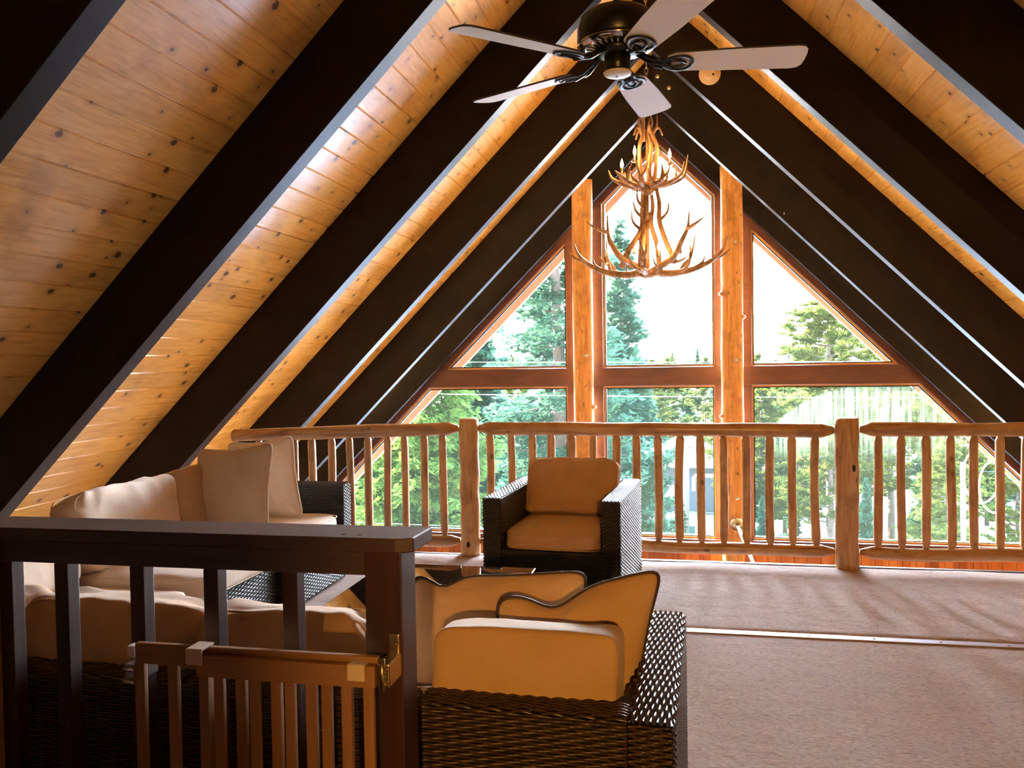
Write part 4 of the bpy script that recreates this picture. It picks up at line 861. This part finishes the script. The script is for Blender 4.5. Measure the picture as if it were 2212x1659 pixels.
# stem above the upper tier and the crown
for az in (0, 75, 140, 215, 290):
    antler([(0.05, 0, 0.80), (0.075, 0, 0.98), (0.085, 0.01, 1.14), (0.05, 0, 1.26), (0.10, 0, 1.31), (0.135, 0, 1.24)], 0.019, 0.006, [([(0.05, 0, 1.24), (0.085, 0.02, 1.33), (0.09, 0.0, 1.42)], 0.010)], az=math.radians(az))
MB().lathe([(0.0, 0.0), (0.05, 0.0), (0.085, 0.02), (0.09, 0.055), (0.05, 0.075), (0.0, 0.075)], c=(CX, CY, CZ), seg=16).build('hub', MAT['antler'], e)
MB().lathe([(0.0, 0.72), (0.04, 0.73), (0.085, 0.79), (0.08, 0.83), (0.03, 0.85), (0.0, 0.85)], c=(CX, CY, CZ), seg=16).build('hub', MAT['antler'], e)
m = MB(); m.tube([(CX, CY, CZ + 0.05), (CX, CY, CZ + 1.30)], 0.012, 10); m.tube([(CX - 0.03, CY, CZ + 1.2), (CX - 0.035, CY, CZ + 1.5), (CX - 0.03, CY, CZ + 1.62)], 0.016, 8); m.build('stem', MAT['antler'], e)
m = MB()
for k in range(24):
    z = CZ + 1.50 + k * 0.052; a = (k % 2) * PI / 2; lp = [Vector((CX, CY, z)) + Vector((0.013 * math.cos(t) * math.cos(a), 0.013 * math.cos(t) * math.sin(a), 0.033 * math.sin(t))) for t in [2 * PI * i / 12 for i in range(13)]]; m.tube(lp, 0.0035, 5, caps=False)
m.build('chain', MAT['brass'], e)
def candle(x, y, z, lit=True, h=0.055):
    slv = MB().lathe([(0.0, -0.008), (0.012, -0.008), (0.030, 0.0), (0.032, 0.004), (0.012, 0.004), (0.011, h), (0.0, h)], c=(CX + x, CY + y, CZ + z), seg=12).build('candle_sleeve', MAT['brass'], e)
    bl = MB().lathe([(0.006, 0.0), (0.011, 0.012), (0.0145, 0.028), (0.012, 0.045), (0.006, 0.062), (0.0015, 0.080), (0.0, 0.084)], c=(CX + x, CY + y, CZ + z + h), seg=12).build('bulb', MAT['bulb'] if lit else MAT['bulbglass']); sub(bl, slv)
for x, y, z in ((-0.215, -0.10, 0.90), (-0.10, -0.16, 0.99), (0.195, -0.06, 0.97), (0.075, 0.16, 0.90), (-0.06, 0.20, 0.92), (0.15, 0.20, 0.93)): candle(x, y, z)
for i, (x, y, z) in enumerate(((-0.37, -0.05, 0.14), (-0.13, 0.14, 0.24), (0.10, -0.20, 0.16), (0.28, 0.10, 0.22), (0.36, -0.06, 0.15), (-0.02, 0.32, 0.18))): candle(x, y, z, lit=i in (1, 2))

# ------------------------------------------------------------------ small fixtures on the rafters
e = empty('smoke_detector', (0.26, 8.085, 4.03), 'round beige detector on the right rafter behind the fan blade', 'smoke detector')
FXM = Matrix.Rotation(PI / 2, 3, 'X')
MB().lathe([(0.0, 0.055), (0.04, 0.054), (0.055, 0.045), (0.06, 0.03), (0.085, 0.026), (0.10, 0.012), (0.10, 0.0), (0.0, 0.0)], c=(0.26, 8.0985, 4.03), seg=32, mat=FXM).build('housing', MAT['beige'], e)
MB().lathe([(0.0, 0.004), (0.012, 0.002), (0.012, 0.0)], c=(0.29, 8.045, 4.01), seg=10, mat=FXM).build('indicator', MAT['bladeedge'], e)
for (x, y, z, w) in ((-0.115, 8.099, 3.935, 'right'), (-0.221, 8.099, 4.051, 'left')):
    o = MB().lathe([(0.0, 0.016), (0.010, 0.014), (0.018, 0.004), (0.019, 0.0), (0.0, 0.0)], c=(x, y - 0.001, z), seg=12, mat=FXM).build('bolt_head', MAT['brass']); tag(o, 'small brass bolt head below the fan hub, %s one of the two' % w, 'bolt', 'rafter bolts')
for (x, z, w) in ((0.856, 3.83, 'upper'), (1.116, 3.003, 'lower')):
    o = MB().tube([(x, 9.900, z), (x, 9.870, z), (x, 9.862, z - 0.012), (x, 9.868, z - 0.024)], 0.006, 6).build('hook', MAT['galv']); tag(o, 'tiny metal hook on the next to last right rafter, %s one' % w, 'hook', 'rafter hooks')

# ------------------------------------------------------------------ hall lamp behind the camera (lights the sofa back through the doorway)
e = empty('hall_lamp', (0.62, -3.05, 2.2), 'glass ceiling lamp of the hall behind the camera', 'lamp')
MB().tube([(0.62, -3.05, 2.08), (0.62, -3.05, 4.0)], 0.008, 8).build('cord', MAT['black'], e)
MB().lathe([(0.03, 2.09), (0.09, 2.06), (0.14, 1.97), (0.15, 1.95)], c=(0.62, -3.05, 0), seg=24).build('lamp_shade', MAT['brass'], e)
d = bpy.data.lights.new('hall_light', 'POINT'); o = bpy.data.objects.new('hall_light', d); COL.objects.link(o); d.energy = 270.0; d.color = (1.0, 0.47, 0.085); d.shadow_soft_size = 0.06; o.location = (0.62, -3.05, 1.93)

# ------------------------------------------------------------------ outside
def gz(x, y): return -5.3 - 0.060 * (y - 12) + 0.5 * noise.noise(Vector((x * 0.06, y * 0.06, 0))) + 0.012 * max(0, -x - 8) + 0.15 * max(0, y - 62) - 0.02 * max(0, y - 62) * (y < 62)
nx, ny = 120, 90; xs = np.linspace(-130, 130, nx); ys = np.linspace(11.9, 190, ny); V = [(x, y, gz(x, y)) for y in ys for x in xs]; idx = np.arange(nx * ny).reshape(ny, nx)
F = np.stack([idx[:-1, :-1], idx[:-1, 1:], idx[1:, 1:], idx[1:, :-1]], -1).reshape(-1, 4)
tag(np_mesh('ground', V, F, MAT['snow']), 'patchy snow on the slope outside', None, None, 'structure')
gm = MB(); gm.box(-40, 40, -20, 11.9, -5.6, -5.3); tag(gm.build('ground', MAT['snow']), 'ground around the house', None, None, 'structure')

def leaf_quads(C, D, ln, wd, rs):
    """elongated rhombs centred on C with direction D"""
    n = len(C); D = D / np.linalg.norm(D, axis=1)[:, None]; r = rs.randn(n, 3); S = np.cross(D, r); S /= np.linalg.norm(S, axis=1)[:, None]
    ln = ln * (0.7 + 0.6 * rs.rand(n))[:, None]; wd = wd * (0.7 + 0.6 * rs.rand(n))[:, None]
    V = np.stack([C - D * ln / 2, C + S * wd / 2, C + D * ln / 2, C - S * wd / 2], 1).reshape(-1, 3); F = np.arange(4 * n).reshape(n, 4); return V, F
def make_tree(kind, H, Rm, seed, leaf, density=1.0, first=0.12, ln=0.26, wd=0.07, r_tr=None):
    rs = np.random.RandomState(seed); rd = random.Random(seed); e = bpy.data.objects.new('conifer', None); COL.objects.link(e)
    m = MB(); rt = r_tr or H * 0.013; N = 14; off = rd.random() * 10
    pts = [(0.08 * noise.noise(Vector((i * .4, off, 0))) * i / 3, 0.08 * noise.noise(Vector((i * .4, off, 5))) * i / 3, H * i / N - 0.3 * (i == 0)) for i in range(N + 1)]; rad = [rt * (1 - i / N) + 0.015 for i in range(N + 1)]
    m.tube(pts, rad, 9, wob=0.12, seed=seed); C = []; D = []
    z = H * first; step = 0.24 if kind != 'pine' else 0.36
    while z < H * 0.985:
        f = (z / H - first) / (1 - first)
        if kind == 'pine': Rz = Rm * (0.55 + 0.6 * math.sin(PI * min(1, f * 0.9 + 0.12))) * (1 - f ** 4) * rd.uniform(0.5, 1.1)
        elif kind == 'cedar': Rz = Rm * (1 - f) ** 0.75 * rd.uniform(0.8, 1.12)
        else: Rz = Rm * (1 - f) ** 0.9 * rd.uniform(0.6, 1.15)
        nb = (4 if kind != 'pine' else 4) if f < 0.85 else 3
        for b in range(nb):
            a = rd.uniform(0, 2 * PI); L = max(0.15, Rz * rd.uniform(0.75, 1.1)); dr = Vector((math.cos(a), math.sin(a), 0)); droop = {'fir': -0.10, 'cedar': -0.30, 'pine': 0.12}[kind] + rd.uniform(-.08, .08)
            P = lambda t: Vector((0, 0, z)) + dr * (L * t) + Vector((0, 0, droop * L * t + {'fir': 0.10, 'cedar': 0.22, 'pine': 0.10}[kind] * L * t * t))
            m.tube([P(0), P(.5), P(.9)], [0.012 + L * 0.012, 0.008 + L * .006, 0.004], 4, caps=False)
            if kind == 'pine':
                for q in range(int(6 + L * 5.0)):
                    t = rd.uniform(0.3, 1.0); c0 = P(t) + Vector((rd.gauss(0, .12 * L * t + .05), rd.gauss(0, .12 * L * t + .05), rd.gauss(0.05, .10)))
                    n = int(24 * density); dd = rs.randn(n, 3); dd[:, 2] = np.abs(dd[:, 2]) * 0.8 + 0.1; dd /= np.linalg.norm(dd, axis=1)[:, None]
                    C.append(np.array(c0)[None] + dd * 0.13); D.append(dd)
            else:
                side = Vector((-dr.y, dr.x, 0)); ns = int(L / 0.10 * density) + 3
                for q in range(ns):
                    t = (q + rd.random()) / ns
                    if t < 0.12: continue
                    c0 = P(t); w = 0.42 * L * (1 - t) ** 0.7 + 0.12
                    for sg in (-1, 1):
                        n = max(2, int(w / 0.09)); k = (np.arange(n) + rs.rand(n)) / n; tw = np.array(side * sg + dr * 0.75) ; tw /= np.linalg.norm(tw)
                        c = np.array(c0)[None] + tw[None] * (k * w)[:, None] + rs.randn(n, 3) * 0.035; c[:, 2] += rs.randn(n) * 0.09 + rd.gauss(0, 0.06)
                        c[:, 2] += -0.10 * (k * w) - (0.12 * rs.rand(n) if kind == 'cedar' else 0)
                        C.append(c); D.append(tw[None] + rs.randn(n, 3) * 0.35 + np.array([0, 0, -0.25 if kind == 'cedar' else 0.05]))
        z += step * (0.6 + 0.8 * rd.random()) * (H / 14) ** 0.5
    tr = m.build('trunk', MAT['bark'], e); V, F = leaf_quads(np.concatenate(C), np.concatenate(D), ln, wd, rs)
    np_mesh('foliage', V, F, leaf, e, smooth=False); return e
def copy_tree(src, loc, s, rz):
    r = src.copy(); COL.objects.link(r)
    for ch in kids(src): c = ch.copy(); COL.objects.link(c); c.parent = r
    r.location = loc; r.scale = (s, s, s); r.rotation_euler = (0, 0, rz); return r
protos = {}
def proto(k):
    if k not in protos:
        protos[k] = dict(
            fir=lambda: make_tree('fir', 14, 2.6, 3, MAT['fir'], density=1.2, ln=0.34, wd=0.13), fir2=lambda: make_tree('fir', 16, 3.1, 5, MAT['fir'], density=1.2, ln=0.34, wd=0.13),
            sparse=lambda: make_tree('fir', 20, 3.0, 9, MAT['fir'], density=0.42, first=0.16, r_tr=0.27, ln=0.30, wd=0.10),
            cedar=lambda: make_tree('cedar', 11, 3.6, 17, MAT['cedar'], density=1.15, first=0.02, ln=0.26, wd=0.10),
            pine=lambda: make_tree('pine', 13, 2.6, 21, MAT['pine'], first=0.14, density=1.5, ln=0.30, wd=0.055), pine2=lambda: make_tree('pine', 15, 3.0, 28, MAT['pine'], first=0.20, density=1.5, ln=0.30, wd=0.055))[k](); return protos[k], True
    return protos[k], False
def plant(kind, x, y, s, label, rz=None, group='trees outside'):
    src, new = proto(kind); z = gz(x, y) if y > 11.9 else -5.3; rz = random.uniform(0, 6.28) if rz is None else rz
    if new: src.location = (x, y, z); src.scale = (s, s, s); src.rotation_euler = (0, 0, rz); o = src
    else: o = copy_tree(src, (x, y, z), s, rz)
    o.name = {'fir': 'fir_tree', 'fir2': 'fir_tree', 'sparse': 'fir_tree', 'cedar': 'cedar_tree', 'pine': 'pine_tree', 'pine2': 'pine_tree'}[kind]
    return tag(o, label, 'tree', group)
plant('sparse', -3.9, 26.0, 1.02, 'tall dark-trunked fir with sparse level branches in the upper left triangular pane')
plant('cedar', -6.2, 20.0, 0.86, 'soft yellow-green cedar filling the lower left pane near the railing')
plant('cedar', -10.9, 24.5, 1.05, 'soft green cedar at the far left edge of the lower left pane')
plant('fir2', -5.5, 33.5, 0.74, 'fir rising behind the cedar in the left panes')
plant('fir', -2.15, 30.0, 0.90, 'blue-green fir on the left side of the central pane')
plant('fir2', -9.6, 38.0, 0.92, 'fir behind the sparse one, left of its trunk')
plant('pine', 5.3, 33.0, 0.92, 'yellow-green pine with a dark trunk in the upper right triangular pane')
plant('pine2', 8.6, 38.0, 0.80, 'pine at the right corner of the upper right pane')
plant('fir', 3.0, 62.0, 0.95, 'small distant fir just right of the right window post')
plant('fir', -0.7, 24.5, 0.24, 'little snowy fir low in the central pane behind the armchair')
plant('fir', 1.6, 30.5, 0.22, 'little fir low in the central pane near the white pipe frame')
plant('pine', 6.4, 22.5, 0.40, 'small sunlit pine at the lower right of the right pane')
bg = [(-24, 52, 'fir2'), (-19, 46, 'pine'), (-16.5, 45, 'fir'), (-12, 60, 'pine2'), (-9.5, 42, 'fir'), (-6.5, 52, 'pine'), (-5.6, 46, 'fir2'), (-2.2, 58, 'pine2'), (-1.2, 62, 'pine'), (1.6, 66, 'pine2'), (3.0, 55, 'pine'), (5.8, 46, 'pine2'), (4.8, 58, 'pine'), (6.4, 50, 'fir'), (8.0, 56, 'pine2'), (9.8, 48, 'pine'), (11.6, 58, 'fir2'), (13.6, 50, 'pine2'), (15.8, 56, 'pine'), (18.5, 50, 'fir'), (22, 56, 'pine2'), (26, 52, 'pine'), (-30, 60, 'pine'), (-16.5, 66, 'pine2'), (-7.8, 68, 'fir'), (7.2, 70, 'fir2'), (12.5, 70, 'pine'), (17.5, 68, 'pine2'), (-3.0, 72, 'pine'), (4.0, 74, 'fir'), (0.2, 78, 'fir'), (9.4, 80, 'fir2')] + [(-62 + i * 4.6 + random.uniform(-1.2, 1.2), 84 + (i * 37 % 29) * 1.5, ('fir2', 'pine2', 'fir', 'pine')[i % 4]) for i in range(34)]
for i, (x, y, k) in enumerate(bg):
    top = (1.35 if y < 82 else 2.2) + random.uniform(-1.0, 0.6); H = {'fir': 14, 'fir2': 16, 'pine': 13, 'pine2': 15}[k]
    q = x / y; sp_ = 'fir' if 'fir' in k else 'pine'; far = 'on the far hill' if y > 82 else ('in the back of the forest belt' if y > 57 else 'at the front of the forest belt')
    where = 'beyond the left panes' if q < -0.14 else ('behind the left window post' if q < -0.10 else ('beyond the central pane' if q < 0.04 else ('behind the right window post' if q < 0.075 else ('left of the right railing post' if q < 0.17 else 'right of the right railing post'))))
    plant(k, x, y, (top - gz(x, y)) / H, 'distant %s %s, %s' % (sp_, where, far), group='distant %ss' % sp_)
near = [(3.2, 37, 'pine', .62), (4.6, 41, 'fir', .55), (6.4, 40, 'pine2', .62), (11.9, 40, 'pine2', .6), (14.6, 45, 'fir', .6), (2.4, 43, 'pine2', .55), (9.2, 35, 'fir', .42), (5.4, 27, 'fir', .26), (7.9, 29, 'pine', .36), (-3.3, 40, 'pine', .62), (-0.2, 33, 'fir', .20), (2.6, 30, 'fir', .20), (-12.5, 36, 'fir2', .62), (-10.2, 30, 'pine', .62), (4.0, 33, 'fir', .22), (11.0, 31, 'pine', .45)]
for i, (x, y, k, sc) in enumerate(near):
    q = x / y; sp_ = 'fir' if 'fir' in k else 'pine'; sz = 'little' if sc < 0.3 else ('young' if sc < 0.5 else 'bushy')
    where = 'behind the left panes' if q < -0.14 else ('behind the central pane' if q < 0.04 else ('left of the right railing post' if q < 0.17 else 'right of the right railing post'))
    plant(k, x, y, sc, '%s %s growing on the snowy slope %s' % (sz, sp_, where), group='trees on the snowy slope')

def house(x, y, w, d, h, mat, label, win):
    z = gz(x, y) - 0.4; e = empty('house', (x, y, z), label, 'house'); MB().box(x - w / 2, x + w / 2, y, y + d, z, z + h).build('wall', mat, e)
    MB().prism([(x - w / 2 - .4, z + h - 0.05), (x + w / 2 + .4, z + h - 0.05), (x, z + h + w * 0.28)], 'y', y - .5, y + d + .5).build('roof', MAT['snowroof'], e)
    for wx, wz in win:
        MB().box(x + wx - .55, x + wx + .55, y - .06, y + .02, z + wz, z + wz + .8).build('window', MAT['white'], e)
house(0.0, 49.0, 5.2, 5.0, 3.0, MAT['wallgrey'], 'dark grey house with a snowy roof seen between the central balusters', [(-0.9, 1.1)])
house(-11.3, 48.0, 6.0, 5.0, 2.6, MAT['wallbrown'], 'brown cabin with a snowy roof left of the armchair', [])
def pole(x, y, r, top, mat, name, label):
    e = MB().tube([(x, y, gz(x, y) - 0.2), (x + 0.02, y, (top + gz(x, y)) / 2), (x, y, top)], r, 10).build(name, mat); return tag(e, label, 'pole')
pole(0.02, 36.0, 0.13, -1.5, MAT['utility'], 'utility_pole', 'grey utility pole behind the middle balusters')
pole(5.25, 17.5, 0.045, -0.72, MAT['white'], 'white_pole', 'thin white pole outside the lower right pane')
e = empty('pipe_frame', (0.62, 14.5, gz(0.6, 14.5)), 'white pipe frame with a hooked arm outside the lower central pane', 'pipe')
m = MB(); g0 = gz(0.6, 14.5)
m.tube([(0.63, 14.5, g0), (0.63, 14.5, -0.63)], 0.040, 10); m.build('upright', MAT['white'], e)
MB().tube([(0.14, 14.5, -0.88), (0.14, 14.5, -0.66), (0.17, 14.5, -0.62), (0.72, 14.5, -0.62), (0.9, 14.5, -0.62)], 0.028, 10).build('arm', MAT['white'], e)
MB().tube([(0.64, 14.5, -0.66), (0.85, 14.5, -1.15), (1.2, 14.5, -2.0)], 0.034, 10).build('brace', MAT['white'], e)
tag(MB().rbox(0.05, 0.42, 38.0, 38.5, gz(0.2, 38) - 0.05, gz(0.2, 38) + 0.75, 0.05).build('bin', MAT['bin']), 'small green bin standing in the snow', 'bin')
def wire(p0, p1, sag, mat, label, r=0.012):
    p0, p1 = Vector(p0), Vector(p1); tag(MB().tube([p0.lerp(p1, t / 12) - Vector((0, 0, sag * 4 * (t / 12) * (1 - t / 12))) for t in range(13)], r, 6).build('overhead_wire', mat), label, 'wire')
wire((-30, 36, -2.6), (0.02, 36, -3.0), 0.4, MAT['cable'], 'dark overhead wire running left from the utility pole'); wire((0.02, 36, -3.0), (30, 38, -3.1), 0.4, MAT['cable'], 'dark overhead wire running right from the utility pole')
wire((-12, 15.5, 0.95), (14, 19.0, 0.45), 0.12, MAT['whitecable'], 'pale overhead wire just below the broad mullion', 0.006); wire((-12, 15.5, 1.55), (14, 19.0, 1.25), 0.12, MAT['whitecable'], 'pale overhead wire just above the broad mullion', 0.005)
wire((-14, 15.5, -1.87), (16, 16, -2.13), 0.12, MAT['cable'], 'low dark wire across the bottom of the panes', 0.009); wire((-14, 15.4, -1.63), (16, 15.9, -1.87), 0.12, MAT['cable'], 'second low dark wire across the bottom of the panes', 0.007)
lp = [(3.60 + 0.17 * math.cos(t) + 0.03 * t, 11.72, -0.15 + 0.30 * math.sin(t * 1.02) - 0.02 * t) for t in [i * 0.25 + 1.2 for i in range(42)]]
tag(MB().tube(lp, 0.012, 8).build('cable_loop', MAT['whitecable']), 'loose white cable loop hanging outside the lower right pane', 'cable')
